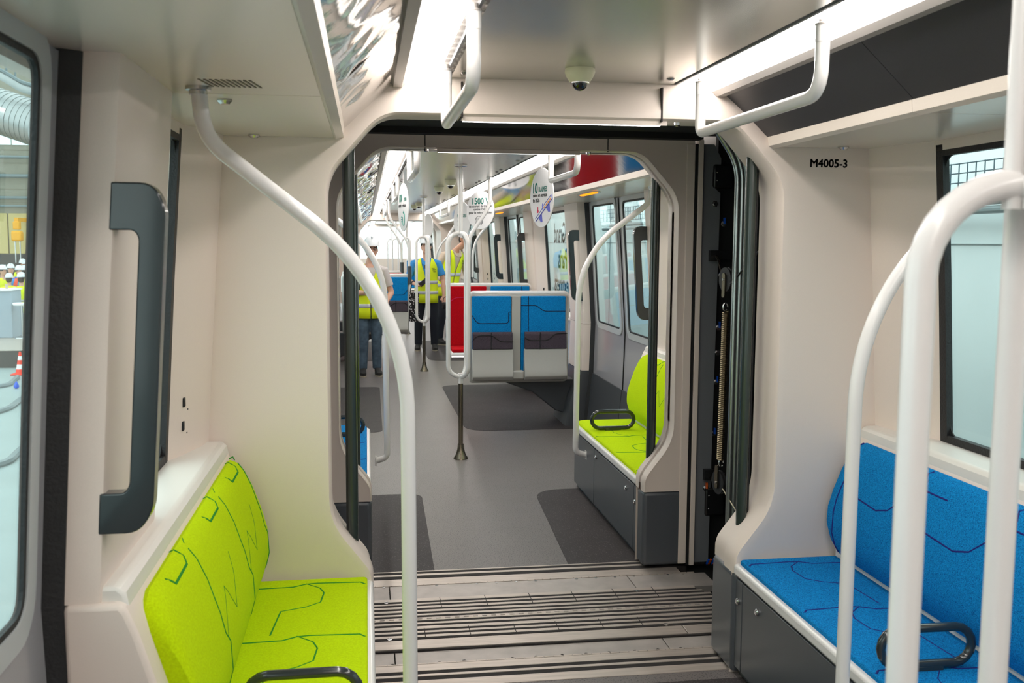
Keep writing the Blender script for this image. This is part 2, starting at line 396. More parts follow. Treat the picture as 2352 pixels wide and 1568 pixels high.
# ---- far portal seen from the gangway: front face towards the camera
def far_portal():
    Yg = 4.80
    def loop(off, y): return [(C+a, y, z) for a, z in outline(off)]
    big = [(C+a, Yg, z) for a, z in frame_of(.02, .935, 2.215)]
    loops = [loop(.02, Yg), loop(.006, Yg-.004), loop(0, Yg+.006), loop(0, Yg+.09), loop(.014, Yg+.10), loop(.014, FE-.03+.10)]
    m = MB().loft([big]+loops, closed=False, cap=False)
    o = struct('wall_gangway', m, 'beige')
    for s in (-1, 1):
        MB().box(W(.70, s), W(.935, s), Yg, FE+.02, 0.012, .41).build('corner_box', 'cab', o, bevel=.02, seg=3)
        MB().box(W(.937, s), W(.952, s), Yg-.002, Yg+.03, 0.01, 2.2).build('dark_gap_strip', 'dark', o)
        MB().box(W(.893, s), W(.936, s), Yg-.006, Yg+.02, 0.02, 2.20).build('edge_profile', 'profile' if False else 'beige', o, bevel=.004)
        MB().box(W(.953, s), W(.979, s), Yg-.01, Yg+.04, 0.01, 2.22).build('edge_profile', 'beige', o, bevel=.003)
        pts = [(.979, 0.02), (.979, 2.2), (1.04, 2.2), (1.078, 2.13), (1.078, 2.06), (1.035, 2.06), (1.035, 1.99), (1.078, 1.955), (1.064, .02)]
        MB().prism([(W(a, s), Yg+.01, z) for a, z in pts], (0, .01, 0)).build('sheet_panel', 'steelplate', o)
    for dx in (-.43, .48):
        MB().box(C+dx, C+dx+.004, Yg-.003, Yg+.02, 2.15, 2.215).build('joint', 'dark', o)
    return o
wg = far_portal()
wf = portal('wall_end', FE+.04, .02, -1)
# gangway shell: dark box round the mechanics, dark textile roof
g = MB()
for s in (-1, 1):
    g.box(W(1.34, s), W(1.42, s), 3.6, 5.0, -.1, 2.4); g.box(W(1.08, s), W(1.42, s), 4.86, 4.9, -.1, 2.4); g.box(W(.95, s), W(1.42, s), 3.7, 3.72, -.1, 2.4)
struct('wall_bellows', g, 'dark')
struct('ceiling_gangway', MB().box(W(-1.3, 1), W(1.3, 1), 3.62, 4.86, 2.245, 2.3), 'header')
struct('trim_gangway', MB().box(W(-.95, 1), W(.95, 1), 4.72, 4.80, 2.215, 2.25), 'dark')
for s in (-1, 1):
    MB().box(W(.70, s), W(1.0, s), NE-.022, NE+.22, 0.005, .415).build('corner_box', 'cab', wn, bevel=.02, seg=3)
for s, zz in ((-1, 2.15), (1, 2.15)):
    MB().box(C-s*.37-.003, C-s*.37+.003, NE-.024, NE+.1, 2.145, 2.27).build('joint', 'tread', wn)
M4 = text('M4005-3', .043, 'ink', wn, Vector((1.68, NE-.002, 1.993)), basis((1, 0, 0), (0, 0, 1)), bold=.0011)
for nm, Y0, Y1, a, b, lab in (('gangway_light', NE-.005, NE+.07, -.36, .385, 'slim white light strip under the near gangway arch, behind the dome camera'),
                              ('gangway_light', 4.80, 4.88, -.36, .33, 'slim white light strip under the farther gangway arch')):
    t = thing(nm, (C, Y0, 2.15), lab, 'light', 'light strips under the gangway arches')
    MB().box(C+a, C+b, Y0+.006, Y1, 2.139, 2.151).build('diffuser', 'portal_led', t)
    MB().box(C+a-.01, C+b+.01, Y0-.004, Y0+.006, 2.134, 2.152).build('housing', 'beige', t)
    for x in (C+a-.06, C+b+.06): MB().lathe([(.014, .01), (.012, -.006), (.005, -.01), (.001, -.01)], (x, Y0+.03, 2.146), 10).build('screw', 'chrome', t)

# ---- ceilings
def ceiling(nm, Y0, Y1, seams, film, rightmat, right_seams, lowseams, lights):
    root = struct(nm, MB().box(W(-1.4, 1), W(1.4, 1), Y0, Y1, 2.40, 2.46), 'dark')
    ys = [Y0]+seams+[Y1]
    for a, b in zip(ys, ys[1:]):
        MB().box(W(-.41, 1), W(.41, 1), a+.002, b-.002, 2.285, 2.30).build('ceiling_panel', 'brushed', root)
        for x in (-.37, .37):
            for y in (a+.12, b-.12):
                MB().lathe([(.012, .004), (.016, -.002), (.010, -.007), (.001, -.007)], (C+x, y, 2.285), 10).build('screw', 'chrome', root)
    for s in (-1, 1):
        MB().box(W(.424, s), W(.432, s), Y0, Y1, 2.284, 2.30).build('rail', 'steelplate', root)
        k = MB(); y = Y0+.05
        while y < Y1-.05:
            k.box(W(.40, s), W(.455, s), y, y+.035, 2.30, 2.33); y += .085
        k.build('bracket_row', 'profile', root, kind='stuff')
        sm = [Y0]+(right_seams if s > 0 else film[1])+[Y1]
        for a, b in zip(sm, sm[1:]):
            if s < 0:
                amp = film[2]; nu = max(8, int((b-a)/.035)); rows = []
                for i in range(nu+1):
                    y = a+.0015+(b-a-.003)*i/nu; row = []
                    for j in range(15):
                        q = j/14; v = Vector((y*1.0, q*.6, 3.1*a)); e = min(q, 1-q, .12)/.12
                        h = (noise.noise(v*3.2)+.55*noise.noise(v*8.5)+.3*noise.noise(v*19))*amp*e
                        row.append((W(.61+.185*q-h*.68, s), y, 2.262-.17*q-h*.73))
                    rows.append(row)
                MB().loft(rows, closed=False, cap=False).build('slanted_panel', film[0], root)
                continue
            pts = [(.61, 2.262), (.795, 2.092), (.80, 2.10), (.615, 2.27)]
            MB().loft([[(W(p, s), a+.0015, z) for p, z in pts], [(W(p, s), b-.0015, z) for p, z in pts]]).build('slanted_panel', rightmat if s > 0 else film[0], root)
        pts = [(.786, 2.105), (.79, 2.066), (.815, 2.058), (.83, 2.07), (.80, 2.105)]
        ll = [Y0]+lowseams+[Y1]
        for a, b in zip(ll, ll[1:]):
            MB().loft([[(W(p, s), a+.001, z) for p, z in pts], [(W(p, s), b-.001, z) for p, z in pts]]).build('edge_trim', 'beigegloss', root)
            MB().box(W(.825, s), W(1.36, s), a+.002, b-.002, 2.065, 2.08).build('low_panel', 'beigegloss', root)
        MB().box(W(.8, s), W(1.4, s), Y0, Y1, 2.085, 2.1).build('backing', 'dark', root)
        if lights:
            t = thing('ceiling_light', (W(.51, s), Y0, 2.29), lights[0 if s < 0 else 1], 'light', 'long ceiling light strips')
            MB().box(W(.457, s), W(.566, s), Y0+.02, Y1-.02, 2.284, 2.296).build('diffuser', 'strip', t)
            pts = [(.566, 2.31), (.568, 2.262), (.585, 2.245), (.615, 2.245), (.618, 2.262), (.60, 2.31)]
            MB().loft([[(W(p, s), Y0+.005, z) for p, z in pts], [(W(p, s), Y1-.005, z) for p, z in pts]]).build('housing', 'profile', t)
    return root
c1 = ceiling('ceiling', -3.0, NE, [-1.3, .4, 2.1], ('filmnear', [2.62], .0055), 'blackmatte', [1.0, 2.55], [.9, 2.56],
        ('white ceiling light strip beside the mirror-like panel, nearer carriage', 'white ceiling light strip above the satin black slanted panel, nearer carriage'))
fs = [6.2, 6.9, 8.02, 9.54, 10.9, 12.3, 13.7, 15.1, 16.5, 17.9, 19.3]
c2 = ceiling('ceiling', FE+.04, FAR_END, fs, ('film', [7.5, 10.1, 12.7, 15.3, 17.9], .022), 'blackgloss', [7.2, 9.9, 12.6, 15.3, 18], [6.2, 7.52, 8.9, 11.4, 12.8, 14.2, 16.7, 18.1],
        ('white ceiling light strip beside the crumpled silver film, farther carriage', 'white ceiling light strip behind the round signs, farther carriage'))
# vent slots in the near left low ceiling
for k in range(10):
    x = -.375+.0125*k
    MB().prism([(x, 2.335, 2.0635), (x+.005, 2.335, 2.0635), (x+.020, 2.44, 2.0635), (x+.015, 2.44, 2.0635)], (0, 0, .003)).build('vent_slot', 'slot', c1)
for x, y in ((-.379, 3.50), (-.36, 2.66), (1.78, 3.49)):
    MB().lathe([(.018, .006), (.02, -.002), (.012, -.010), (.001, -.010)], (x, y, 2.063), 12).build('screw', 'chrome', c1)

# ---- side walls in modules round each door
ZL = [0, .25, .5, .75, .96, 1.2, 1.57, 1.8, 2.07]
def wstrip(side, plan, z0, z1, mat, name, parent, extra=None, bevel=0):
    """plan: (offset from the wall face, y) polygon, lofted up along the wall curve"""
    zs = [z0]+[z for z in ZL if z0+.02 < z < z1-.02]+[z1]
    loops = []
    for z in zs:
        e = extra(z) if extra else 0
        loops.append([(W(F(z)+o+(e if o < .02 else 0), side), y, z) for o, y in plan])
    return MB().loft(loops).build(name, mat, parent, bevel=bevel)
def ring(side, off, y0, y1, z0, z1, wd, r, name, mat, parent, depth=.02):
    def lp(k, o):
        P = rndc([(y0+k, z0+k, 0), (y1-k, z0+k, 0), (y1-k, z1-k, 0), (y0+k, z1-k, 0)], max(.004, r-k*.8), 6); out = []
        for a, b in zip(P, P[1:]+P[:1]):
            n = max(1, int((b-a).length/.2))
            out += [a.lerp(b, i/n) for i in range(n)]
        return [(W(F(q.y)+o, side), q.x, q.y) for q in out]
    n = len(lp(0, off)); L = [lp(0, off+depth), lp(0, off), lp(wd, off), lp(wd, off+depth)]; n = min(len(l) for l in L)
    if any(len(l) != n for l in L):
        base = lp(0, off); L = [base]
    return MB().loft(L, cap=False).build(name, mat, parent)
nwin = [0]; ndoor = [0]
def window(side, y0, y1, z0=.99, z1=2.03, wall=None):
    nwin[0] += 1; zs = [z0]+[z for z in ZL if z0+.03 < z < z1-.03]+[z1]
    o = MB().loft([[(W(F(z)+.115, side), y0+.02, z), (W(F(z)+.115, side), y1-.02, z), (W(F(z)+.12, side), y1-.02, z), (W(F(z)+.12, side), y0+.02, z)] for z in zs]).build(f'window_{nwin[0]}', 'glass', None, kind='structure')
    for a, b in ((y0-.012, y0+.028), (y1-.028, y1+.012)):
        wstrip(side, [(.10, a), (.10, b), (.125, b), (.125, a)], z0-.02, z1+.02, 'rubber', 'gasket', o)
    for z in (z0, z1):
        MB().box(W(F(z)+.10, side), W(F(z)+.125, side), y0, y1, z-.02, z+.022).build('gasket', 'rubber', o)
    for ya, sy in ((y0+.026, 1), (y1-.026, -1)):
        for za, szz in ((z0+.02, 1), (z1-.02, -1)):
            x = W(F(za)+.112, side); pts = [(x, ya, za)]+[(x, ya+sy*.05*(1-math.sin(math.radians(t))), za+szz*.05*(1-math.cos(math.radians(t)))) for t in (0, 22, 45, 67, 90)]
            MB().prism(pts, (side*.004, 0, 0)).build('gasket_corner', 'rubber', o)
    return o
def door(side, D, label_pos=None, detail=True):
    ndoor[0] += 1; t = None
    o = wstrip(side, [(.13, D-1.08), (.13, D+1.08), (.14, D+1.08), (.14, D-1.08)], 2.05, 2.09, 'doorgrey', f'door_{ndoor[0]}', None)
    o['kind'] = 'structure'
    for s in (-1, 1):
        a, b = D+s*.006, D+s*1.06; ya, yb = sorted((a, b)); wa, wb = ya+.115, yb-.10
        if s > 0: wa, wb = ya+.10, yb-.115
        P = lambda u, v: [(.108, u), (.108, v), (.118, v), (.118, u)]
        wstrip(side, P(ya, wa), .02, 2.06, 'doorgrey', 'leaf_stile', o); wstrip(side, P(wb, yb), .02, 2.06, 'doorgrey', 'leaf_stile', o)
        wstrip(side, P(wa, wb), .50, .975, 'doorgrey', 'leaf_panel', o); wstrip(side, P(wa, wb), 2.044, 2.064, 'doorgrey', 'leaf_rail', o)
        wstrip(side, [(.098, ya+.002), (.098, yb-.002), (.106, yb-.002), (.106, ya+.002)], .02, .50, 'kick', 'kick_panel', o)
        wstrip(side, P(wa, wb), .02, .50, 'kick', 'leaf_panel', o)
        # pale moulded frame and black gasket round the pane
        ring(side, .099, wa-.030, wb+.030, .935, 2.080, .05, .10, 'pane_frame', 'doorlight', o, .02)
        ring(side, .103, wa+.014, wb-.014, .979, 2.036, .019, .06, 'gasket', 'rubber', o, .012)
        zs = [.990, 1.2, 1.57, 1.8, 2.026]
        MB().loft([[(W(F(z)+.107, side), wa+.02, z), (W(F(z)+.107, side), wb-.02, z), (W(F(z)+.111, side), wb-.02, z), (W(F(z)+.111, side), wa+.02, z)] for z in zs]).build('pane', 'glasst', o)
    wstrip(side, [(.10, D-.006), (.10, D+.006), (.12, D+.006), (.12, D-.006)], .02, 2.06, 'rubber', 'leaf_seal', o)
    return o
def pillar(side, y0, y1, door_at, parent, base=True):
    """beige pillar between door and window; door_at = y of its door edge"""
    yd_, yw = (y0, y1) if door_at < (y0+y1)/2 else (y1, y0); sg = 1 if yw > yd_ else -1
    plan = [(.077, yd_), (.012, yd_+sg*.002), (.003, yd_+sg*.006), (0, yd_+sg*.016), (0, yw-sg*.05), (.006, yw-sg*.015), (.03, yw), (.12, yw), (.12, yd_)]
    zb = .955
    wstrip(side, plan, zb, 2.065, 'beige', 'pillar', parent)
    # seal between pillar and door
    wstrip(side, [(.128, yd_-sg*.03), (.095, yd_-sg*.020), (.070, yd_-sg*.004), (.070, yd_+sg*.03), (.14, yd_+sg*.03), (.14, yd_-sg*.03)], .02, 2.064, 'rubber', 'door_seal', parent)
    if base:
        wstrip(side, plan, .52, zb-.004, 'beige', 'pillar_base', parent)
        wstrip(side, plan, .0, .515, 'kick', 'pillar_foot', parent, extra=lambda z: -.10*min(1, max(0, (.515-z)/.35)))
nh = [0]
def pillar_handle(side, y, label):
    z1, z2 = 1.815, (1.10 if y < 3 else 1.165)
    t = thing('pillar_handle', (W(F(1.45), side), y, 1.45), label, 'handle', 'black handles on the door pillars')
    o = [(-.01, z1), (.07, z1), (.097, z1-.045), (.097, z2+.045), (.07, z2), (-.01, z2), (-.01, z2+.085), (.038, z2+.085), (.048, z2+.10), (.048, z1-.11), (.038, z1-.095), (-.01, z1-.095)]
    pts = rndc([(a, b, 0) for a, b in o], [0, .04, .03, .03, .04, 0, 0, .02, .02, .02, .02, 0], 4)
    mb = MB().prism([(W(F(b)-a, side), y-.02, b) for a, b, _ in pts], (0, .04, 0))
    mb.build('grip', 'handle', t, bevel=.012, seg=3, ang=50)
    return t
def side_wall(side, nm, Y0, Y1, doors, parent_name=None):
    """lower wall + header for the whole length, then modules"""
    root = struct(nm, MB().box(W(1.36, side), W(1.40, side), Y0, Y1, 2.03, 2.4), 'beige')
    segs = []; y = Y0
    for i, D in enumerate(doors):
        segs.append((y, D-(1.09 if (i == 0 and Y0 > 0) or Y0 < 0 and D < 0 else 1.64))); y = D+(1.07 if Y0 < 0 or i == len(doors)-1 and Y1 < 21 else 1.68)
    segs.append((y, Y1))
    for a, b in segs:
        if b-a < .05: continue
        a, b = max(a, Y0), min(b, Y1)
        wstrip(side, [(.02, a), (.02, b), (.13, b), (.13, a)], .0, .955, 'doorlight', 'lower_panel', root)
        zb = .96; P = [(.135, .985), (-.030, .985), (-.046, .97), (-.056, .92), (-.05, .86), (.05, .86)] if (a < NE < b+.1 or a < FE+.1 < b) else [(.135, .985), (.012, .985), (.0, .965), (.0, .93), (.03, .92)]
        MB().loft([[(W(F(.96)+o, side), a+.003, z) for o, z in P], [(W(F(.96)+o, side), b-.003, z) for o, z in P]]).build('ledge', 'ledge', root, bevel=.008)
        wstrip(side, [(.10, a), (.10, b), (.13, b), (.13, a)], 2.03, 2.066, 'beige', 'header', root)
    return root
# near carriage
for side, nm in ((-1, 'wall_left'), (1, 'wall_right')):
    r = side_wall(side, nm, -3.0, NE, [.98])
    pillar(side, 2.04, 2.60, 2.04, r); pillar(side, -.66, -.08, -.08, r, base=False)
    door(side, .98); window(side, 2.60, 3.23)
    wstrip(side, [(.018, NE+.01), (.03, 3.47), (.052, 3.39), (.075, 3.31), (.108, 3.235), (.13, 3.235), (.13, NE+.01)], .98, 2.066, 'beige', 'window_reveal', r)
    wstrip(side, [(.10, -3.0), (.10, -.66), (.13, -.66), (.13, -3.0)], .98, 2.066, 'beige', 'wall_panel', r)
    if side < 0:
        for k, z in enumerate((1.165, 1.085)):
            y = 3.325; x = W(F(z)+.07, -1)
            MB().box(x-.004, x+.004, y-.010, y+.012, z-.016, z+.016).build('usb_socket', 'black', r, bevel=.003)
            MB().lathe([(.004, 0), (.004, .004), (.001, .004)], (x+.004, y+.03, z-.03), 8).build('screw', 'ink', r)
# far carriage
FD = [7.68, 12.95, 18.22]
for side, nm in ((-1, 'wall_left'), (1, 'wall_right')):
    r = side_wall(side, nm, FE+.04, FAR_END, FD)
    wstrip(side, [(.018, FE+.04), (.03, 5.03), (.052, 5.11), (.075, 5.19), (.108, 5.265), (.13, 5.265), (.13, FE+.04)], .98, 2.066, 'beige', 'window_reveal', r)
    window(side, 5.27, 5.86)
    for D in FD:
        door(side, D)
        pillar(side, D-1.66, D-1.08, D-1.08, r, base=D != FD[0]); pillar(side, D+1.08, D+1.70, D+1.08, r, base=D != FD[2])
    for D in FD[:2]:
        window(side, D+1.70, D+3.32)
        wstrip(side, [(.108, D+3.33), (.05, D+3.40), (.02, D+3.50), (.02, D+3.64), (.13, D+3.64), (.13, D+3.33)], .98, 2.066, 'beige', 'window_reveal', r)
        for z in (1.165, 1.085):
            MB().box(W(F(z)+.06, side)-.006, W(F(z)+.06, side)+.006, D+3.375, D+3.40, z-.016, z+.016).build('usb_socket', 'black', r)
    window(side, 19.76, 20.3)
    wstrip(side, [(.018, 20.3), (.018, FAR_END), (.13, FAR_END), (.13, 20.3)], .98, 2.066, 'beige', 'window_reveal', r)
# far end wall with opening, then a third carriage beyond
def end_far():
    Y = FAR_END
    def loop(off, y): return [(C+a, y, z) for a, z in outline(off)]
    big = [(C+a, Y, z) for a, z in frame_of(0, 1.4, 2.42)]
    struct('wall_end', MB().loft([big, loop(.0, Y), loop(0, Y+1.4)], closed=False, cap=False), 'beige')
    struct('floor', MB().box(W(-1.4, 1), W(1.4, 1), FAR_END+.2, 33.6, -.08, 0), 'floor')
    ceiling('ceiling', 22.04, 33.5, [24, 26, 28, 30, 32], ('film', [26, 30], .02), 'blackgloss', [26, 30], [26, 30], ('white ceiling light strip in the third carriage beyond the far arch, left of its camera', 'white ceiling light strip in the third carriage beyond the far arch, on its window side'))
    for side, nm in ((-1, 'wall_left'), (1, 'wall_right')):
        r = side_wall(side, nm, 22.04, 33.5, [24.6, 29.8])
        for D in (24.6, 29.8):
            door(side, D); pillar(side, D-1.66, D-1.06, D-1.06, r); pillar(side, D+1.06, D+1.70, D+1.06, r)
        window(side, 26.3, 28.1); window(side, 31.5, 33.2)
    # front end: low console wall under a large bright windscreen
    struct('wall_front', MB().box(W(-1.3, 1), W(1.3, 1), 33.5, 33.6, 0, 1.13).box(W(-1.3, 1), W(1.3, 1), 33.5, 33.6, 2.2, 2.4), 'beige')
    nwin[0] += 1
    MB().box(W(-1.2, 1), W(1.2, 1), 33.54, 33.55, 1.13, 2.2).build(f'window_{nwin[0]}', 'glass', None, kind='structure')
end_far()
struct('wall_back', MB().box(W(-1.4, 1), W(1.4, 1), -3.05, -3.0, 0, 2.4), 'beige')

# ================================================================== FURNITURE
BP = [(1.11, .488), (1.085, .53), (1.072, .58), (1.076, .66), (1.096, .75), (1.125, .84), (1.150, .895), (1.172, .925), (1.195, .936), (1.215, .925)]
BB = [(1.235, .88), (1.215, .70), (1.20, .50)]
def plen(P):
    d = [0]
    for a, b in zip(P, P[1:]): d.append(d[-1]+math.dist(a, b))
    return d
BD = plen(BP)
def bprof(t):
    L = t*BD[-1]
    for i in range(len(BP)-1):
        if L <= BD[i+1] or i == len(BP)-2:
            q = (L-BD[i])/(BD[i+1]-BD[i]); a, b = BP[i], BP[i+1]; tx, tz = b[0]-a[0], b[1]-a[1]; n = math.hypot(tx, tz)
            return a[0]+tx*q, a[1]+tz*q, (-tz/n, tx/n)
def dense(pts, step=.02):
    out = []
    for a, b in zip(pts, pts[1:]):
        k = max(1, int(math.dist(a, b)/step))
        out += [(a[0]+(b[0]-a[0])*i/k, a[1]+(b[1]-a[1])*i/k) for i in range(k)]
    return out+[pts[-1]]
def arm_loop(t, side, y, x0, x1, zb, zt, r=.0135):
    zc = (zb+zt)/2; h = (zt-zb)/2; pts = []
    for k in range(9):
        a = math.radians(90+180*k/8); pts.append((W(x0+h, side)+side*h*math.cos(a), y, zc+h*math.sin(a)))
    for k in range(9):
        a = math.radians(-90+180*k/8); pts.append((W(x1-h, side)+side*h*math.cos(a), y, zc+h*math.sin(a)))
    P = [Vector(p) for p in pts]; o = MB().tube(P, r, 12, closed=True).build('armrest', 'handle', t)
    MB().box(W(x0+.09, side), W(x1-.09, side), y-.013, y+.013, .462, zb).build('mounting_foot', 'handle', o, bevel=.004)
def bench(side, Ye, dy, fab, line, label, L=1.5):
    Y = lambda s: Ye+dy*s
    t = thing('bench_seat', (W(.95, side), Y(.75), 0), label, 'bench')
    cab = MB().box(W(.735, side), W(1.22, side), Y(.02), Y(L-.03), .0, .40).build('cabinet', 'cab', t)
    for a, b in ((.012, .085), (.089, 1.02), (1.024, L-.025)):
        MB().box(W(.712, side), W(.736, side), Y(a), Y(b), .035, .392).build('front_panel', 'cab', cab, bevel=.004)
    for s, z in ((.05, .308), (.24, .337), (.96, .352)):
        m = MB().lathe([(.014, 0), (.014, .006), (.010, .010), (.006, .010), (.005, .005), (.001, .005)], (0, 0, 0), 14)
        m.xf(Matrix.Translation((W(.712, side), Y(s), z)) @ Matrix.Rotation(-side*math.pi/2, 4, 'Y')).build('lock', 'chrome', cab)
    MB().prism([(x, y, .405) for x, y, _ in rndc([(W(.70, side), Y(.003), 0), (W(.70, side), Y(L+.02), 0), (W(1.17, side), Y(L+.02), 0), (W(1.17, side), Y(.003), 0)], [.03, .11, .02, 0], 6)], (0, 0, .045)).build('seat_shell', 'white', t, bevel=.012, seg=3)
    cu = MB().prism([(x, y, .440) for x, y, _ in rndc([(W(.722, side), Y(.022), 0), (W(.722, side), Y(L-.005), 0), (W(1.125, side), Y(L-.005), 0), (W(1.125, side), Y(.022), 0)], [.02, .09, .02, .01], 6)], (0, 0, .027)).build('seat_cushion', fab, t, bevel=.008, seg=3)
    MB().box(W(1.125, side), W(1.15, side), Y(.012), Y(L), .44, .52).build('back_rail', 'white', t, bevel=.006)
    # backrest
    loops = []; prof = BP+BB; zc, xc = .70, 1.13
    for s, k in ((.028, .70), (.034, .80), (.046, .90), (.065, .96), (.10, 1), (.5, 1), (1.0, 1), (L-.12, 1), (L-.085, .96), (L-.065, .90), (L-.053, .80), (L-.047, .70)):
        loops.append([(W(xc+(x-xc)*(.75+.25*k if k < 1 else 1), side), Y(s), zc+(z-zc)*k) for x, z in prof])
    bk = MB().loft(loops).build('backrest', fab, t)
    SP = [(1.335, .955), (1.222, .955), (1.21, .94), (1.19, .89), (1.145, .74), (1.132, .60), (1.14, .50), (1.16, .40), (1.18, .02), (1.335, .02)]
    MB().loft([[(W(a, side), Y(s), z) for a, z in SP] for s in (.01, L+.03)]).build('back_shell', 'beige', t, bevel=.012, seg=3)
    def on_back(pts, w=.0052):
        P = []
        for s, u in dense(pts, .025):
            x, z, n = bprof(min(.999, max(0, u))); o = -w*.55
            P.append((W(x+n[0]*o, side), Y(s), z+n[1]*o))
        MB().tube(P, w, 6).build('printed_line', line, bk)
    def on_seat(pts, w=.0048):
        MB().tube([(W(.722+.40*a, side), Y(s), .467-w*.55) for s, a in dense(pts, .03)], w, 6).build('printed_line', line, cu)
    if fab == 'blue':
        for s0 in (.085, .56, 1.03):
            on_back([(s0+.005, .94), (s0-.005, .90), (s0+.022, .80), (s0+.022, .73), (s0-.005, .45), (s0, .03)])
        for s0 in (.56, 1.03):
            on_back([(s0-.44, .62), (s0-.36, .54), (s0-.20, .52), (s0-.13, .56), (s0+.005, .79), (s0+.16, .79)], .0040)
    else:
        for s0 in (.09, .55, 1.06):
            on_back([(s0, .90), (s0, .60), (s0-.005, .42), (s0-.035, .35), (s0-.04, .05)], .0042)
            if s0 > .2:
                on_back([(s0-.02, .37), (s0-.13, .58), (s0-.21, .40), (s0-.29, .56), (s0-.31, .66)], .0024)
            on_back([(s0+.05, .985), (s0+.06, .90), (s0+.08, .865), (s0+.22, .865), (s0+.245, .92)], .0052)
            on_back([(s0-.04, .995), (s0-.05, .95), (s0-.02, .93)], .0024)
    for s0 in (.075, .55, 1.02):
        on_seat([(s0+.03, .02), (s0+.01, .06), (s0, .45), (s0+.005, .55), (s0+.03, .66), (s0+.035, .97)])
    for s0 in (.075, .55):
        on_seat([(s0, .55), (s0+.05, .42), (s0+.10, .38), (s0+.19, .40), (s0+.23, .52), (s0+.26, .72), (s0+.46, .76)], .0036)
    on_seat([(1.03, .55), (1.10, .42), (1.16, .38), (1.26, .40)], .0024)
    arm_loop(t, side, Y(L-(.46 if dy < 0 and side > 0 else .40)), .745, 1.03, .482, .592)
    return t
bench(-1, NE, -1, 'green', 'greenline', 'lime green two-seat bench with white rim beside the pillar with the large black handle')
bench(1, NE, -1, 'blue', 'blueline', 'blue two-seat bench with white rim behind the three-legged pole, below the window')
bench(1, FE+.04, 1, 'green', 'greenline', 'lime green bench with a black loop armrest seen through the arch by the grey doors', 1.64)
bench(-1, FE+.04, 1, 'blue', 'blueline', 'blue bench with black loop armrest half hidden behind the dark bar of the arch', 1.64)

# fixed double seats across the carriage
def seat_lines(pan, mat, lines, y, w=.004):
    for L in lines: MB().tube([(x, y, z) for x, z in rnd([(a, b, 0) for a, b in L], .03, 4) for _ in (0,)] if False else [(p.x, y, p.y) for p in rnd([(a, b, 0) for a, b in L], .03, 4)], w, 6).build('printed_line', mat, pan)
def fold_block(x0, xs, Y, label, behind=('red', 'blue'), group=None):
    """back-to-back unit: tip-up seats facing the camera side, fixed seats behind; x0 aisle edge, xs = +1 towards the right wall"""
    X = lambda d: x0+xs*d
    t = thing('double_seat', (X(.46), Y, 0), label, 'seat')
    fr = [(0, .40), (0, 1.22), (.93, 1.22), (.93, .40)]
    MB().prism([(X(a), Y+.04, z) for a, z, _ in rndc([(a, b, 0) for a, b in fr], [.03, .04, .04, .05], 4)], (0, .07, 0)).build('back_frame', 'shell', t, bevel=.01)
    MB().tube(rnd([(X(.005), Y+.075, 1.0), (X(.005), Y+.075, 1.235), (X(.925), Y+.075, 1.235), (X(.925), Y+.075, 1.0)], .04), .019, 10).build('top_rail', 'white', t)
    pans = []
    for a, b in ((.02, .385), (.475, .895)):
        p = MB().prism([(X(u), Y+.015, z) for u, z, _ in rndc([(a, .50, 0), (a, 1.205, 0), (b, 1.205, 0), (b, .50, 0)], .012, 3)], (0, .03, 0)).build('back_panel', 'blue', t, bevel=.006)
        pans.append(p)
    L = lambda pts: [(X(a), z) for a, z in pts]
    seat_lines(pans[0], 'navy', [L([(.02, 1.03), (.07, .955), (.36, .955), (.36, 1.06), (.385, 1.06)])], Y+.015, .0035)
    seat_lines(pans[1], 'navy', [L([(.545, 1.205), (.545, .88)]), L([(.475, 1.12), (.62, 1.12), (.69, 1.065), (.895, 1.065)])], Y+.015, .0035)
    for a, b, ln in ((.015, .395, [[(.015, .80), (.06, .85), (.20, .85), (.28, .79), (.395, .79)], [(.19, .878), (.19, .72)]]),
                     (.50, .90, [[(.50, .83), (.54, .80), (.72, .80), (.79, .865), (.90, .865)], [(.645, .878), (.645, .72)]])):
        lo = []
        for z, y in ((.43, -.015), (.44, -.06), (.47, -.085), (.52, -.08), (.56, -.06), (.72, -.045), (.725, -.02), (.70, .01), (.43, .01)): lo.append((z, y))
        s = MB().loft([[(X(a), Y+y, z) for z, y in lo], [(X(b), Y+y, z) for z, y in lo]]).build('tip_up_seat', 'shell', t, bevel=.006)
        c = MB().loft([[(X(u), Y+y, z) for z, y in ((.722, -.052), (.86, -.047), (.878, -.03), (.878, .0), (.722, .0))] for u in (a+.005, b-.005)]).build('seat_pad', 'pad', s, bevel=.006)
        seat_lines(c, 'black', [L(q) for q in ln], Y-.050, .004)
    MB().box(X(.385), X(.50), Y-.05, Y+.03, .44, .52).build('hinge_cover', 'shell', t, bevel=.015, seg=3)
    MB().box(X(.39), X(.47), Y+.01, Y+.05, .50, 1.2).build('centre_strip', 'shell', t)
    # cantilever bracket to the wall
    P = [(.28, .415), (1.13, .415), (1.13, .02), (.82, .12), (.60, .30)]
    MB().prism([(X(a), Y+.10, z) for a, z in P], (0, .30, 0)).build('bracket', 'kick', t, bevel=.01)
    # seats on the other face
    for k, (a, b) in enumerate(((.0, .45), (.475, .91))):
        MB().box(X(a), X(b), Y+.12, Y+.52, .43, .475).build('fixed_seat', 'white', t, bevel=.015, seg=3)
        MB().box(X(a+.015), X(b-.015), Y+.13, Y+.51, .47, .492).build('seat_cushion', behind[k], t, bevel=.01)
        MB().box(X(a+.015), X(b-.015), Y+.11, Y+.14, .52, 1.2).build('back_panel', behind[k], t, bevel=.008)
    return t
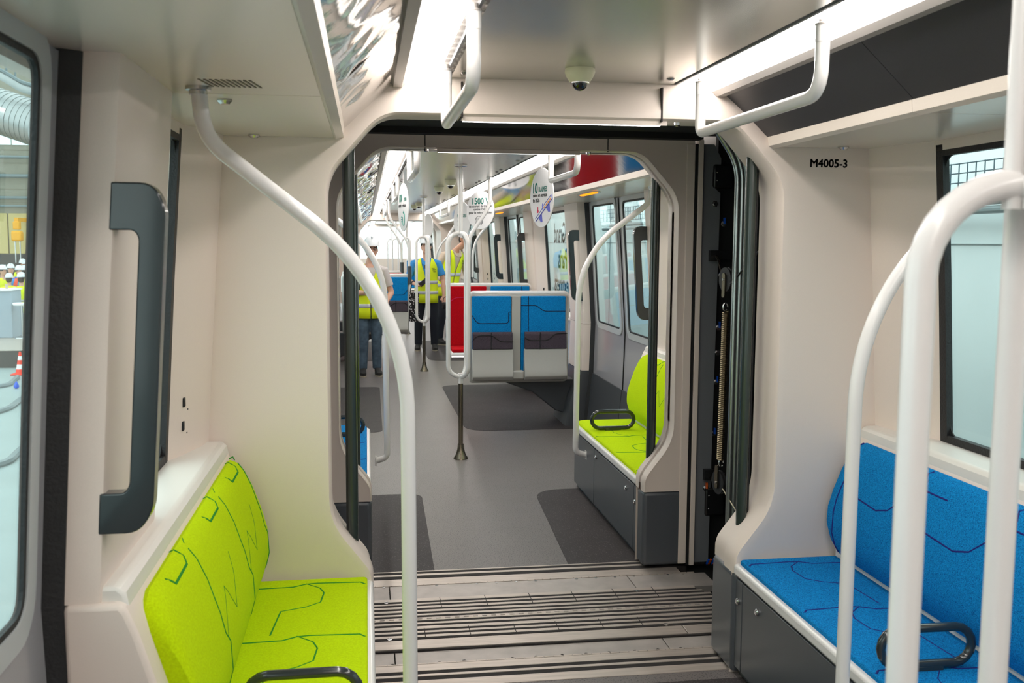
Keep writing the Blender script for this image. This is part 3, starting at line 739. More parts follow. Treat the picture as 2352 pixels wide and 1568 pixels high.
def facing_block(x0, xs, Y, label, cols=('red', 'blue')):
    X = lambda d: x0+xs*d
    t = thing('double_seat', (X(.47), Y, 0), label, 'seat')
    MB().prism([(X(a), Y, z) for a, z, _ in rndc([(0, .40, 0), (0, 1.20, 0), (.975, 1.20, 0), (.975, .40, 0)], .04, 4)], (0, .07, 0)).build('back_frame', 'shell', t, bevel=.01)
    MB().tube(rnd([(X(.005), Y+.035, 1.0), (X(.005), Y+.035, 1.205), (X(.97), Y+.035, 1.205), (X(.97), Y+.035, 1.0)], .04), .019, 10).build('top_rail', 'white', t)
    for k, (a, b, xl) in enumerate(((.005, .445, .17), (.495, .955, .86))):
        p = MB().box(X(a), X(b), Y-.03, Y+.01, .49, 1.185).build('back_panel', cols[k], t, bevel=.008)
        seat_lines(p, 'redline' if cols[k] == 'red' else 'navy', [[(X(a), 1.0), (X(a+.08), 1.055), (X(b), 1.055)]] if k == 0 else [[(X(xl), 1.185), (X(xl), .5)]], Y-.03, .0035)
        MB().box(X(a-.01), X(b+.01), Y-.45, Y-.03, .40, .455).build('seat_pan', 'white', t, bevel=.02, seg=3)
        MB().box(X(a+.005), X(b-.005), Y-.44, Y-.04, .45, .495).build('seat_cushion', cols[k], t, bevel=.015, seg=3)
        MB().tube([(X(a-.01), Y-.45, .40), (X(b), Y-.45, .40)], .025, 10).build('front_tube', 'chrome', t)
    MB().prism([(X(a), Y-.35, z) for a, z in [(.28, .40), (1.13, .40), (1.13, .02), (.82, .12), (.60, .28)]], (0, .30, 0)).build('bracket', 'kick', t, bevel=.01)
    return t
fold_block(.935, 1, 8.85, 'pair of blue seats with folded grey tip-up cushions, right of the flared floor pole')
facing_block(.945, 1, 11.35, 'red and blue seat pair facing the camera behind the blue tip-up seats')
fold_block(.59, -1, 13.75, 'blue tip-up seat pair on the other side of the aisle, behind the person in jeans')
facing_block(.59, -1, 16.3, 'red seat pair across the aisle showing only its top edge above blue seats', ('red', 'red'))
facing_block(1.1, 1, 27.0, 'far blue seat pair in the third carriage seen between poles', ('blue', 'blue'))

# three-legged poles in the middle of each doorway
def flare(t, x, y):
    MB().lathe([(.020, .10), (.022, .118), (.024, .118), (.026, .095), (.030, .07), (.040, .035), (.056, .010), (.058, 0), (.02, 0)], (x, y, .0), 24).build('flared_base', 'steel', t)
def tri_pole(x, y, label, rot=0.0, RR=.098):
    t = thing('floor_pole', (x, y, 0), label, 'pole', 'three-legged white poles')
    R, r0 = RR, .0118
    for k in range(3):
        a = math.radians(180+120*k)+rot; d = Vector((math.cos(a), math.sin(a), 0)); P = []
        base = Vector((x, y, 0))
        up = Vector((0, 0, 1)); MB().tube([base+d*r0+up*2.262, base+d*r0+up*2.24, base+d*r0+up*1.74], [.004, .0105, .0105], 12).build('top_rod', 'white', t)
        P = [base+d*.004+up*1.770]; Q = R-r0*.6
        P += [base+d*(R-Q+Q*math.sin(q))+up*(1.768-Q+Q*math.cos(q)) for q in [i*math.pi/16 for i in range(9)]]
        P += [base+d*(R-Q+Q*math.cos(q))+up*(.655+Q-Q*math.sin(q)) for q in [i*math.pi/16 for i in range(9)]]+[base+d*.004+up*.652]
        MB().tube(P, .0175, 14).build('loop_leg', 'white', t)
    MB().tube([(x, y, .60), (x, y, .68)], .02, 16).build('sleeve', 'white', t)
    MB().tube([(x, y, .10), (x, y, .605)], .0185, 16).build('stem', 'steel', t)
    flare(t, x, y)
    MB().lathe([(.05, .003), (.05, -.008), (.03, -.016), (.001, -.016)], (x, y, 2.285), 20).build('ceiling_mount', 'chrome', t)
    MB().tube([(x, y, 1.75), (x, y, 2.28)], .009, 10).build('core_rod', 'white', t)
    return t
tri_pole(.7315, 1.01, 'thick white three-legged pole close to the camera, in front of the blue bench', -.087, .113)
tri_pole(.722, 7.52, 'white looped pole on a flared steel foot beyond the arch, beside the tip-up seats')
tri_pole(.745, 12.79, 'white looped pole on flared foot in front of the person in the blue polo', .1)
tri_pole(.745, 18.06, 'farthest white looped pole of this carriage, behind the people', .1)
tri_pole(.745, 24.6, 'slim looped pole in the third carriage, nearer of two against the bright windscreen')
tri_pole(.745, 29.8, 'slim looped pole in the third carriage, farther of two against the bright windscreen')

# curved poles at the bench ends and seat blocks
def curved(name, Y, pts, rads, label, r=.0192, foot=None):
    t = thing(name, (pts[-1][0], Y, 0), label, 'pole', 'curved white grab poles')
    P = rnd([(x, Y, z) for x, z in pts], rads, 8); MB().tube(P, r, 16).build('tube', 'white', t)
    x, z = pts[0]
    MB().lathe([(.03, .005), (.03, -.012), (.0215, -.014), (.0215, -.022), (.001, -.022)], (x, Y, z), 18).build('ceiling_mount', 'chrome', t)
    if foot: MB().box(pts[-1][0]-.004, pts[-1][0]+.004, Y-.028, Y+.028, pts[-1][1]-.03, pts[-1][1]+.03).build('wall_plate', 'white', t, bevel=.003)
    return t
near = [(-.392, 2.068), (-.382, 1.945), (-.02, 1.66), (.10, 1.40), (.104, .36), (.0, .345)]
curved('curved_pole', 2.45, near, [0, .10, .25, .30, .06, 0], 'white curved pole swooping down from the low ceiling past the lime bench', foot=1)
curved('curved_pole', 2.45, [(2*.706-x, z) for x, z in near], [0, .10, .25, .30, .06, 0], 'white curved pole rising behind the thick near pole, beside the blue bench', foot=1)
fr = [(1.845, 2.068), (1.835, 1.965), (1.50, 1.715), (1.365, 1.46), (1.357, .32), (1.43, .30)]
curved('curved_pole', 6.2, fr, [0, .10, .25, .30, .06, 0], 'white curved pole across the grey doors, ending at the farther lime bench', foot=1)
curved('curved_pole', 6.2, [(1.478-x, z) for x, z in fr], [0, .10, .25, .30, .06, 0], 'white curved pole beside the person in jeans, ending at the farther blue bench', foot=1)
curved('curved_pole', 8.87, [(1.115, 2.285), (1.12, 2.03), (.925, 1.745), (.925, 1.2)], [0, .09, .09, 0], 'white bent pole from the ceiling to the tip-up seats, crossing the 1500 V sign', r=.0175)
curved('curved_pole', 11.38, [(1.115, 2.285), (1.12, 2.03), (.93, 1.745), (.93, 1.2)], [0, .09, .09, 0], 'white bent pole standing on the red seat pair behind the tip-up seats', r=.0175)
curved('curved_pole', 13.80, [(.32, 2.285), (.32, 2.03), (.585, 1.70), (.60, 1.2)], [0, .09, .12, 0], 'white bent pole on the tip-up seats behind the person in jeans', r=.0175)
curved('curved_pole', 16.33, [(.33, 2.285), (.33, 2.03), (.565, 1.70), (.585, 1.2)], [0, .09, .12, 0], 'second white bent pole across the aisle, standing on the red seats', r=.0175)
curved('curved_pole', 13.95, [(1.76, 2.068), (1.75, 1.96), (1.57, 1.76), (1.51, 1.55), (1.51, 1.2)], [0, .08, .12, .15, 0], 'thin curved white pole near the windows behind the 1500 V sign', r=.0175)
for Y, xs, lab in ((19.36, 0, 'far curved white pole by the end arch, on the window side'), (19.36, 1, 'far curved white pole by the end arch, beside the person in glasses')):
    curved('curved_pole', Y, [((1.43-x) if xs else x, z) for x, z in fr], [0, .10, .25, .30, .06, 0], lab, foot=1)
for x, Y, lab in ((.60, 13.80, 1), (.585, 16.33, 1)):
    o = [q for q in bpy.data.objects if q.name.startswith('curved_pole') and abs(q.location.y-Y) < .01 and q.location.x < .7][0]
    MB().tube([(x, Y, 1.1), (x, Y, 1.36)], .03, 12).build('clamp', 'kick', o)
# ceiling grab handles
def grab(side, dx, Y0, Y1, label, zc=2.285, zb=2.092, r0=.035, r1=.11):
    x = W(dx, side)
    t = thing('ceiling_grab_handle', (x, (Y0+Y1)/2, zc), label, 'handle', 'ceiling grab handles')
    MB().tube(rnd([(x, Y1, zc-.04), (x, Y1, zb), (x, Y0, zb), (x, Y0, zc-.04)], [0, r0, r1, 0], 8), .0185, 16).build('bar', 'white', t)
    for y in (Y0, Y1):
        MB().tube([(x, y, zc-.06), (x, y, zc-.012)], [.0195, .0195], 16).build('sleeve', 'white', t)
        MB().lathe([(.012, 0), (.012, -.012), (.022, -.016), (.022, -.02), (.001, -.02)], (x, y, zc+.003), 14).build('ceiling_mount', 'profile', t)
    return t
grab(-1, .445, 2.47, 3.32, 'white trapezoid ceiling handle hanging in front of the near arch, beside the mirror-like panel')
grab(1, .47, 2.46, 3.40, 'white ceiling handle hanging below the satin black slanted panel')
grab(-1, .435, 5.42, 6.33, 'white ceiling handle just beyond the arch, next to the crumpled silver film')
grab(1, .455, 5.38, 6.18, 'white ceiling handle just beyond the arch, in front of the 10 RAMES sign')
grab(-1, .435, 8.75, 10.1, 'white ceiling handle behind the 100 km/h sign')
grab(1, .455, 14.0, 15.6, 'white ceiling handle far down the carriage beside the hidden round sign')
grab(-1, .435, 14.0, 15.6, 'white ceiling handle far down the carriage above the seats across the aisle')

# dome cameras
def cctv(x, y, s, label):
    t = thing('dome_camera', (x, y, 2.285), label, 'camera', 'ceiling dome cameras')
    MB().lathe([(.050*s, .002), (.052*s, -.012), (.046*s, -.026*s), (.034*s, -.045*s), (.030*s, -.047*s), (.001, -.047*s)], (x, y, 2.285), 24).build('housing', 'cctv', t)
    MB().ball((x, y, 2.285-.043*s), .029*s, .029*s, .030*s, 18, 8, -90, 0).build('dome', 'dome', t)
    MB().lathe([(.0335*s, -.040*s), (.0335*s, -.049*s), (.0285*s, -.050*s), (.0285*s, -.040*s)], (x, y, 2.285), 24).build('ring', 'chrome', t)
cctv(.722, 3.30, 1.0, 'cream dome camera on the brushed ceiling in front of the near arch')
cctv(.80, 9.35, 1.1, 'dome camera on the far ceiling, nearer of the close-set two')
cctv(.78, 10.55, 1.1, 'dome camera on the far ceiling, just behind its close twin')
cctv(.80, 15.0, 1.1, 'dome camera above the middle of the aisle, third along the ceiling')
cctv(.78, 16.0, 1.1, 'farthest dome camera, above the people')

# orange door lamps under the low ceiling
for x, y, lab in ((1.63, 7.1, 'glowing orange lamp above the nearest grey doors'), (1.63, 12.0, 'glowing orange lamp above the second doors, beside the 10 RAMES sign'), (1.63, 17.6, 'glowing orange lamp above the farthest doors')):
    t = thing('door_lamp', (x, y, 2.065), lab, 'lamp', 'orange door lamps')
    MB().prism([(a, y-.22, z) for a, z, _ in rndc([(x-.024, 2.066, 0), (x-.018, 2.052, 0), (x+.018, 2.052, 0), (x+.024, 2.066, 0)], [0, .01, .01, 0], 3)], (0, .44, 0)).build('lens', 'orange', t, bevel=.004)
    MB().box(x-.036, x+.036, y-.235, y+.235, 2.060, 2.067).build('housing', 'doorlight', t)

# pillar handles
hl = {(-1, 2.062): 'large black pillar handle on the beige pillar beside the lime bench', (1, 2.09): 'black pillar handle beside the blue bench, outside the picture',
      (1, 6.575): 'black pillar handle over the farther lime bench, this side of the grey doors', (1, 8.785): 'black pillar handle beyond the grey doors, next to the lettered window',
      (1, 11.845): 'black pillar handle before the second doors, beyond the lettered window', (1, 14.055): 'black pillar handle just past the second doors',
      (1, 17.115): 'black pillar handle before the farthest doors', (1, 19.325): 'black pillar handle past the farthest doors'}
for (s, y), lab in hl.items():
    if (s, y) != (1, 2.09): pillar_handle(s, y, lab)

# dark vertical bars standing in the two arches
def arch_bar(side, y, label, r=.021):
    x = W(.790 if side > 0 and y < 4 else .775, side); t = thing('arch_bar', (x, y, .55), label, 'bar', 'dark bars in the gangway arches')
    q = []
    for z, sl in ((.575, 1), (2.02, -1)):
        q.append([(x+r*math.cos(a*math.pi/8), y+r*1.25*math.sin(a*math.pi/8), z - sl*side*(-r*math.cos(a*math.pi/8))*1.15) for a in range(16)])
    MB().loft(q).build('bar', 'bar', t)
    MB().box(x+side*.022-.003, x+side*.022+.004, y-.012, y+.026, .60, 2.0).build('seal', 'rubber', t)
arch_bar(-1, 3.70, 'dark green-black bar standing in the near arch on the side of the lime bench')
arch_bar(1, 3.70, 'dark grey bar standing in the near arch in front of the spring')
arch_bar(-1, 4.95, 'black bar in the farther arch beside the farther blue bench')
arch_bar(1, 4.95, 'black bar in the farther arch in front of the farther lime bench')

# ================================================================== GANGWAY MECHANICS
def mechanics():
    Yg = 4.80
    t = thing('guide_rods', (1.72, 4.35, 0), 'set of three slim vertical metal rods behind the bar of the near arch', 'rods')
    for x, y in ((1.686, 4.30), (1.709, 4.30), (1.730, 4.29)):
        MB().tube(rnd([(x-.10, y, 2.20), (x, y, 2.06), (x, y, .05)], .12, 6), .0155, 12).build('rod', 'chrome' if False else 'steelrod', t)
    def cable(pts, r, name, mat, par): MB().tube(pts, r, 8).build(name, mat, par)
    for z, up, lab in ((1.53, 1, 'black pulley wheel above the long coil spring in the gangway'), (.55, -1, 'black pulley wheel below the long coil spring in the gangway')):
        x = 1.690 if up > 0 else 1.680; y = 4.42
        p = thing('pulley', (x, y, z), lab, 'pulley', 'gangway pulleys')
        m = MB().lathe([(.001, -.010), (.058, -.010), (.058, -.004), (.050, 0), (.058, .004), (.058, .010), (.001, .010)], (0, 0, 0), 28)
        R = Matrix.Translation((x, y, z)) @ Matrix.Rotation(math.radians(8), 4, 'Z') @ Matrix.Rotation(-math.pi/2, 4, 'Y')
        m.xf(R).build('wheel', 'rubber', p)
        s = MB().prism([(b, a, .012) for a, b, _ in rndc([(-.014, .03, 0), (.014, .03, 0), (.014, -.085, 0), (-.014, -.085, 0)] if up > 0 else [(-.014, .085, 0), (.014, .085, 0), (.014, -.03, 0), (-.014, -.03, 0)], .012, 4)], (0, 0, .006))
        s.xf(R).build('strap', 'steel', p)
        MB().lathe([(.006, .018), (.006, .022), (.001, .022)], (0, 0, 0), 10).xf(R).build('axle', 'chrome', p)
        b = MB().box(1.735, 1.785, 4.77, 4.80, z+up*.08, z+up*.08+.055).box(1.78, 1.85, 4.785, 4.80, z+up*.09, z+up*.09+.04).build('bracket', 'black', p)
        cable([(1.765, 4.765, z+up*.085+.02), (x, y+.05, z+.01)], .0042, 'cable', 'steel', p)
        cable([(1.69, 3.98, z+up*.17), (x, y-.05, z-.02)], .0042, 'cable', 'black' if up > 0 else 'steel', p)
        MB().tube([(1.765, 4.765, z+up*.085+.02), (1.755, 4.70, z+up*.07+.01)], .008, 8).build('cable_end', 'steel', p)
    sp = thing('coil_spring', (1.686, 4.42, .63), 'long thin coil spring hanging between two black pulleys in the gangway', 'spring')
    P = []; n = 78
    for k in range(n*8+1):
        a = 2*math.pi*k/8; q = k/(n*8); P.append((1.690-.008*q+.0145*math.cos(a), 4.42+.0145*math.sin(a), 1.375-.715*q))
    MB().tube(P, .0042, 5).build('coil', 'spring', sp)
    for z in (1.40, .645):
        MB().tube([(1.688+.012*math.cos(a*.6), 4.42, z+.018*math.sin(a*.6)) for a in range(10)], .004, 6).build('hook', 'chrome', sp)
    k = 0
    for x, z, mt in ((1.838, 2.045, 'boltblue'), (1.832, 1.80, 'boltblue'), (1.826, 1.535, 'boltblue'), (1.820, 1.262, 'boltblue'), (1.815, .975, 'boltblue'), (1.808, .70, 'boltblue'), (1.818, 1.13, None), (1.765, 1.90, None), (1.755, .42, 'boltorange')):
        lab = {2.045: 'topmost hex bolt on the dark gangway strip', 1.80: 'second blue-tagged bolt from the top of the gangway strip', 1.535: 'blue-tagged bolt beside the upper pulley', 1.262: 'blue-tagged bolt beside the top of the spring', .975: 'blue-tagged bolt beside the middle of the spring', .70: 'blue-tagged bolt above the lower pulley', 1.13: 'plain bolt beside the upper half of the spring', 1.90: 'recessed bolt in the grey sheet panel of the gangway', .42: 'orange-tagged bolt in the grey sheet panel under the lower pulley'}[z]
        b = thing('bolt', (x, 4.80, z), lab, 'bolt', 'bolts in the gangway')
        yb = 4.86 if x > 1.80 else 4.81
        m = MB().lathe([(.017, 0), (.017, .004), (.011, .004), (.011, .014), (.001, .014)], (0, 0, 0), 6).xf(Matrix.Translation((x, yb, z)) @ Matrix.Rotation(math.pi/2, 4, 'X'))
        m.build('head', 'chrome', b)
        if mt: MB().box(x-.004, x+.004, yb-.022, yb-.008, z, z+.032).build('tag', mt, b)
    for z0, z1, lab in ((1.98, 2.10, 'upper'), (.27, .42, 'lower')):
        MB().box(1.752, 1.86, 4.80, 4.86, z0, z1).build('hinge_block', 'black', wg, bevel=.01)
        for z in (z0+.04, z1-.04): MB().lathe([(.005, 0), (.001, .004)], (0, 0, 0), 8).xf(Matrix.Translation((1.772, 4.80, z)) @ Matrix.Rotation(math.pi/2, 4, 'X')).build('rivet', 'chrome', wg)
    for i, (mt, x) in enumerate((('boltblue', 1.765), ('boltorange', 1.775), ('boltblue', 1.792), ('boltorange', 1.80))):
        MB().tube([(x, 4.79, .015), (x+.004, 4.77, .045)], .006, 6).build('cable_tag', mt, wg)
    MB().box(1.90, 1.91, 4.50, 4.55, 1.14, 1.30).build('red_tab', 'redpaint', wg)
M['steelrod'] = pm('dull_rod', (176, 182, 180), .3, 0.9)
mechanics()

# ================================================================== HANGING SIGNS
def sign(x, y, z, tdeg, label, rows, dia=.405, extra=None):
    a = math.radians(tdeg); u = Vector((math.cos(a), math.sin(a), 0)); n = u.cross(Vector((0, 0, 1)))   # n faces the camera
    t = thing('round_sign', (x, y, z), label, 'sign', 'round hanging signs')
    R = dia/2; c = Vector((x, y, z))
    MB().prism([c+u*(R*math.cos(k*math.pi/24))+Vector((0, 0, R*math.sin(k*math.pi/24)))-n*.003 for k in range(48)], n*.006).build('disc', 'card', t)
    rot = basis(u, (0, 0, 1)); f = c+n*.0042
    for body, s, mt, px, pz, al, bold in rows:
        text(body, s, mt, t, f+u*px+Vector((0, 0, pz)), rot, al, bold)
    def draw(pts, w, mt, name): 
        P = [f+u*p+Vector((0, 0, q)) for p, q in pts]
        MB().tube(P, w, 6).build(name, mt, t)
    def fill(pts, mt, name): MB().prism([f+u*p+Vector((0, 0, q)) for p, q in pts], n*.0012).build(name, mt, t)
    if extra: extra(draw, fill)
    for k in (-.012, .012):
        MB().tube([c+u*k+Vector((0, 0, R-.02)), (c+u*k).to_2d().to_3d()+Vector((0, 0, 2.285 if abs(x-C) < .5 else 2.25))], .0012, 5).build('wire', 'card', t)
    return t
def rocket(draw, fill):
    L = lambda q, d: (-.095+.285*q-d*.45, -.160+.150*q+d)
    draw([L(0, 0), L(1, 0)], .0030, 'blue_ink', 'drawing'); draw([L(0, .018), L(.5, .022)], .0018, 'blue_ink', 'drawing'); draw([L(.5, .03), L(.97, .03), L(1, 0)], .0018, 'blue_ink', 'drawing')
    fill([L(.18, -.004), L(.25, -.045), L(.33, -.055), L(.36, -.004)], 'blue_ink', 'drawing'); fill([L(.62, -.004), L(.70, -.045), L(.78, -.055), L(.82, -.004)], 'blue_ink', 'drawing')
    for k in range(4): fill([L(.52+.11*k, .008), L(.585+.11*k, .008), L(.585+.11*k, .017), L(.52+.11*k, .017)], 'orange_ink', 'drawing')
    fill([(-.06+.014*math.cos(k), -.092+.012*math.sin(k)) for k in [i*.628 for i in range(10)]], 'pink_ink', 'drawing'); fill([(-.066, -.09), (-.054, -.09), (-.054, -.062), (-.066, -.062)], 'pink_ink', 'drawing')
    draw([L(.46, .01), L(.46, .035), L(.50, .045)], .004, 'blue_ink', 'drawing')
def dial(draw, fill):
    draw([(.03+.042*math.cos(math.radians(k)), -.10+.055*math.sin(math.radians(k))) for k in range(-200, 100, 12)], .003, 'green_ink', 'drawing')
    fill([(.0, -.045), (.03, -.03), (.03, -.06)], 'green_ink', 'drawing')
    for k in (-.08, -.10, -.12): draw([(-.07, k), (-.03, k)], .003, 'green_ink', 'drawing')
def bulb(draw, fill):
    draw([(-.02+.052*math.cos(math.radians(k)), -.118+.055*math.sin(math.radians(k))) for k in range(-30, 215, 15)], .0022, 'ink', 'drawing')
    for k in (-.05, -.03, -.01, .01, .03): draw([(k-.01, -.155), (k, -.08)], .0018, 'ink', 'drawing')
G = 'green_ink'
sign(1.20, 6.66, 2.006, -77, 'round white sign reading 10 RAMES with a drawing, hanging beyond the near ceiling handle',
     [('10', .098, G, -.165, .036, 'LEFT', .003), ('RAMES', .05, G, -.05, .042, 'LEFT', .001), ('mises en service', .037, 'ink', -.15, .008, 'LEFT', .0005), ('fin 2026', .037, 'ink', -.15, -.028, 'LEFT', .0005)], extra=rocket)
sign(1.212, 10.42, 2.04, -50, 'round white sign reading 1500 V hanging under the light strip',
     [('1500 V', .092, G, 0, .064, 'CENTER', .0025), ('de courant de traction', .037, 'ink', 0, .030, 'CENTER', .0006), ('contre 750 V', .037, 'ink', 0, -.003, 'CENTER', .0006), ('pour le métro parisien', .037, 'ink', 0, -.038, 'CENTER', .0006)], extra=bulb)
sign(.315, 8.37, 1.99, -80, 'round white sign reading 100 KM/H seen almost edge-on beside the far ceiling handle',
     [('100', .09, G, -.16, .048, 'LEFT', .0025), ('KM/H', .045, G, .03, .05, 'LEFT', .001), ('en pic de vitesse', .042, 'ink', -.17, .004, 'LEFT', .0006)], extra=dial)
sign(1.08, 11.10, 1.95, -68, 'round white sign partly hidden behind the nearest looped pole, lettered PASSAGERS',
     [('PASSAGERS', .045, G, 0, .03, 'CENTER', .001), ('en', .04, 'ink', -.10, -.02, 'LEFT', .0006), ('d', .04, 'ink', -.10, -.07, 'LEFT', .0006)])
sign(1.02, 16.3, 1.96, -70, 'smallest round sign hanging behind the second looped pole', [('MÈTRES', .05, G, 0, -.05, 'CENTER', .001), ('de long', .04, 'ink', 0, -.10, 'CENTER', .0006)] and [])

# mirrored vinyl lettering on the far window
wb = [o for o in bpy.data.objects if o.name.startswith('window_') and o.parent is None and abs(sum((v.co.y for v in o.data.vertices))/len(o.data.vertices)-10.16) < .25 and o.data.vertices[0].co.x > 1][0]
for body, z, mt in (('Grand', 1.70, 'vinyl_black'), ('Paris', 1.43, 'vinyl_green'), ('express', 1.16, 'vinyl_teal')):
    text(body, .30, mt, wb, Vector((W(F(z+.1)+.1235, 1), 9.94, z)), basis((0, 1, 0), (0, 0, 1)), bold=.005, sx=.82)

# ================================================================== PEOPLE
def lbuild(mb, name, mat, parent, **k):
    o = mb.build(name, mat, None, **k); o.parent = parent; return o
def ell(cx, cy, z, a, b, n=20, lean=0): return [(cx+a*math.cos(2*math.pi*k/n), cy+b*math.sin(2*math.pi*k/n), z) for k in range(n)]
def hand(mb, w, d, side, curl=.6):
    """palm and five fingers from wrist w along direction d"""
    d = Vector(d).normalized(); ref = Vector((0, -1, 0)) if abs(d.y) < .8 else Vector((0, 0, 1))
    lat = d.cross(ref).normalized()*side; nrm = lat.cross(d).normalized()*side
    w = Vector(w); p = w+d*.085
    mb.loft([[w+d*t+lat*(a*math.cos(k*math.pi/6))+nrm*(b*math.sin(k*math.pi/6)) for k in range(12)] for t, a, b in ((-.01, .026, .022), (.03, .036, .018), (.085, .040, .015), (.10, .030, .010))])
    for i, L in enumerate((.066, .078, .072, .056)):
        q = p+lat*(.029-.0195*i); b1 = q+d*L*.5; b2 = b1+(d*math.cos(curl)+nrm*math.sin(curl))*L*.5
        mb.tube([q-d*.02, b1, b2], [.0098, .0092, .0075], 8)
    q = w+d*.03+lat*.03; mb.tube([q-lat*.01, q+lat*.022+d*.026, q+lat*.026+d*.055+nrm*.01], [.012, .0105, .008], 8)
def person(loc, yaw, h, label, top, legs, skin='skin', helmet='helmet', vest='hivis', lean=0.0, armA=None, armB=None, sleeve=.55, legsep=.10, hip=0.0, head=(0, 0), glasses=False, detail=True, collar=None, hairlow=False, legshift=0.0, tilt=0.0, strap=0):
    t = thing('person', loc, label, 'person'); k = h/1.75
    t.rotation_euler = (0, 0, yaw); t.scale = (k, k, k)
    sx = lambda z: lean*max(0, (z-.95))/.65
    A = armA or ((-.25, .02, 1.14), (-.24, -.06, .90)); B = armB or ((.25, .02, 1.14), (.24, -.04, .88))
    TR = [(.86, .155, .105), (.95, .16, .11), (1.06, .148, .105), (1.18, .155, .112), (1.29, .17, .118), (1.37, .165, .11), (1.42, .13, .09), (1.46, .07, .065)]
    hx, hy = sx(1.64)+head[0], -.02+head[1]
    b = MB().loft([ell(sx(z), 0, z, a*.95, q*.95) for z, a, q in TR])
    b.tube([(sx(1.44), 0, 1.43), (hx, hy+.015, 1.57)], [.056, .052], 12)
    b.ball((hx, hy, 1.645), .076, .096, .118, 16, 12); b.ball((hx, hy-.045, 1.578), .052, .05, .05, 12, 8)
    b.tube([(hx, hy-.085, 1.665), (hx, hy-.112, 1.625), (hx, hy-.09, 1.612)], [.010, .015, .010], 8)
    for s in (-1, 1): b.ball((hx+s*.078, hy+.01, 1.64), .012, .022, .032, 8, 6)
    LP = []
    for s in (-1, 1):
        hp, kn, an = (s*.085, 0, .90), (s*legsep+legshift*.5, -.02, .49), (s*(legsep+.01)+legshift, .02, .09)
        LP.append((hp, kn, an)); b.tube([hp, (s*.5*(.085+legsep)+legshift*.25, -.012, .70), kn, (kn[0]*.5+an[0]*.5, .012, .32), an], [.085, .072, .054, .052, .036], 12)
        b.tube([(an[0], .03, .06), (an[0]+s*.015, -.12, .035)], [.04, .03], 10)
    for s, (e, w_) in ((-1, A), (1, B)):
        sh = (sx(1.40)+s*.185, 0, 1.385); e = (e[0]+sx(e[2]), e[1], e[2]); w_ = (w_[0]+sx(w_[2]), w_[1], w_[2])
        b.tube([(sx(1.4)+s*.12, 0, 1.40), sh, Vector(sh).lerp(Vector(e), .5), e], [.055, .055, .046, .040], 12); b.tube([e, Vector(e).lerp(Vector(w_), .4), w_], [.040, .039, .027], 12)
        if detail: hand(b, w_, Vector(w_)-Vector(e), s)
        else: b.ball(Vector(w_)+(Vector(w_)-Vector(e)).normalized()*.06, .04, .03, .06)
    lbuild(b, 'body', skin, t, remesh=.0085 if detail else .022)
    # shirt
    s_ = MB().loft([ell(sx(z), 0, z, a*1.06, q*1.08) for z, a, q in TR[:-1]])
    for s, (e, w_) in ((-1, A), (1, B)):
        sh = Vector((sx(1.40)+s*.185, 0, 1.385)); e = Vector((e[0]+sx(e[2]), e[1], e[2])); w_ = Vector((w_[0]+sx(w_[2]), w_[1], w_[2]))
        if sleeve <= 1: s_.tube([(sx(1.4)+s*.10, 0, 1.40), sh, sh.lerp(e, sleeve)], [.06, .066, .064], 12)
        else: s_.tube([(sx(1.4)+s*.10, 0, 1.40), sh, sh.lerp(e, .5), e], [.06, .064, .056, .052], 12).tube([e, e.lerp(w_, .92)], [.050, .040], 12)
    lbuild(s_, 'shirt', top, t, remesh=.012 if detail else .025)
    # trousers
    p = MB().loft([ell(0, 0, z, a, q) for z, a, q in ((.80, .15, .11), (.88, .168, .118), (.97, .166, .118), (1.0, .158, .112))])
    for hp, kn, an in LP: p.tube([(hp[0], 0, .86), ((hp[0]+kn[0])/2, -.012, .68), kn, ((kn[0]+an[0])/2, .01, .30), (an[0], .02, .085)], [.092, .086, .070, .066, .060], 14)
    lbuild(p, 'trousers', legs, t, remesh=.012 if detail else .025)
    for hp, kn, an in LP:
        sg = 1 if hp[0] > 0 else -1; x = an[0]
        o = lbuild(MB().loft([ell(x+sg*.012*u, -.02-.16*u+.06, z, 1, 1) for u, z in ()] or [[(x+sg*d*.2+a*math.cos(q*math.pi/8), -d+c_*math.sin(q*math.pi/8), z) for q in range(16)] for z, a, c_, d in ((.012, .046, .135, .045), (.05, .047, .132, .045), (.075, .042, .09, .02), (.105, .040, .052, -.015))]), 'shoe', 'shoe', t)
        lbuild(MB().loft([[(x+sg*.009+.049*math.cos(q*math.pi/8), -.045+.14*math.sin(q*math.pi/8), z) for q in range(16)] for z in (0, .016)]), 'sole', 'sole', o)
    # vest with an open V neck, tape bands
    if vest:
        def vr(z): return interp([(.74, .190), (.95, .186), (1.06, .178), (1.2, .180), (1.30, .190), (1.38, .182), (1.435, .135), (1.465, .095)], z), interp([(.74, .145), (.95, .142), (1.06, .134), (1.2, .142), (1.30, .146), (1.38, .132), (1.435, .104), (1.465, .085)], z)
        def gap(z): return interp([(.74, 2), (1.05, 2), (1.18, 4), (1.3, 14), (1.40, 26), (1.465, 44)], z)
        def shell(zs, off, name, mat, par):
            m = MB(); n = 36; rows = []
            for z in zs:
                a, q = vr(z); g = math.radians(gap(z)); rows.append([(sx(z)+(a+off)*math.sin(g+(2*math.pi-2*g)*i/n), -(q+off)*math.cos(g+(2*math.pi-2*g)*i/n), z) for i in range(n+1)])
            m.loft(rows, closed=False, cap=False); o = lbuild(m, name, mat, par)
            md = o.modifiers.new('t', 'SOLIDIFY'); md.thickness = .004; return o
        v = shell([.76, .86, .96, 1.06, 1.15, 1.23, 1.30, 1.36, 1.40, 1.435, 1.465], 0, 'vest', vest, t)
        for z in (.90, 1.06): shell([z, z+.025, z+.05], .003, 'tape_band', 'silver', v)
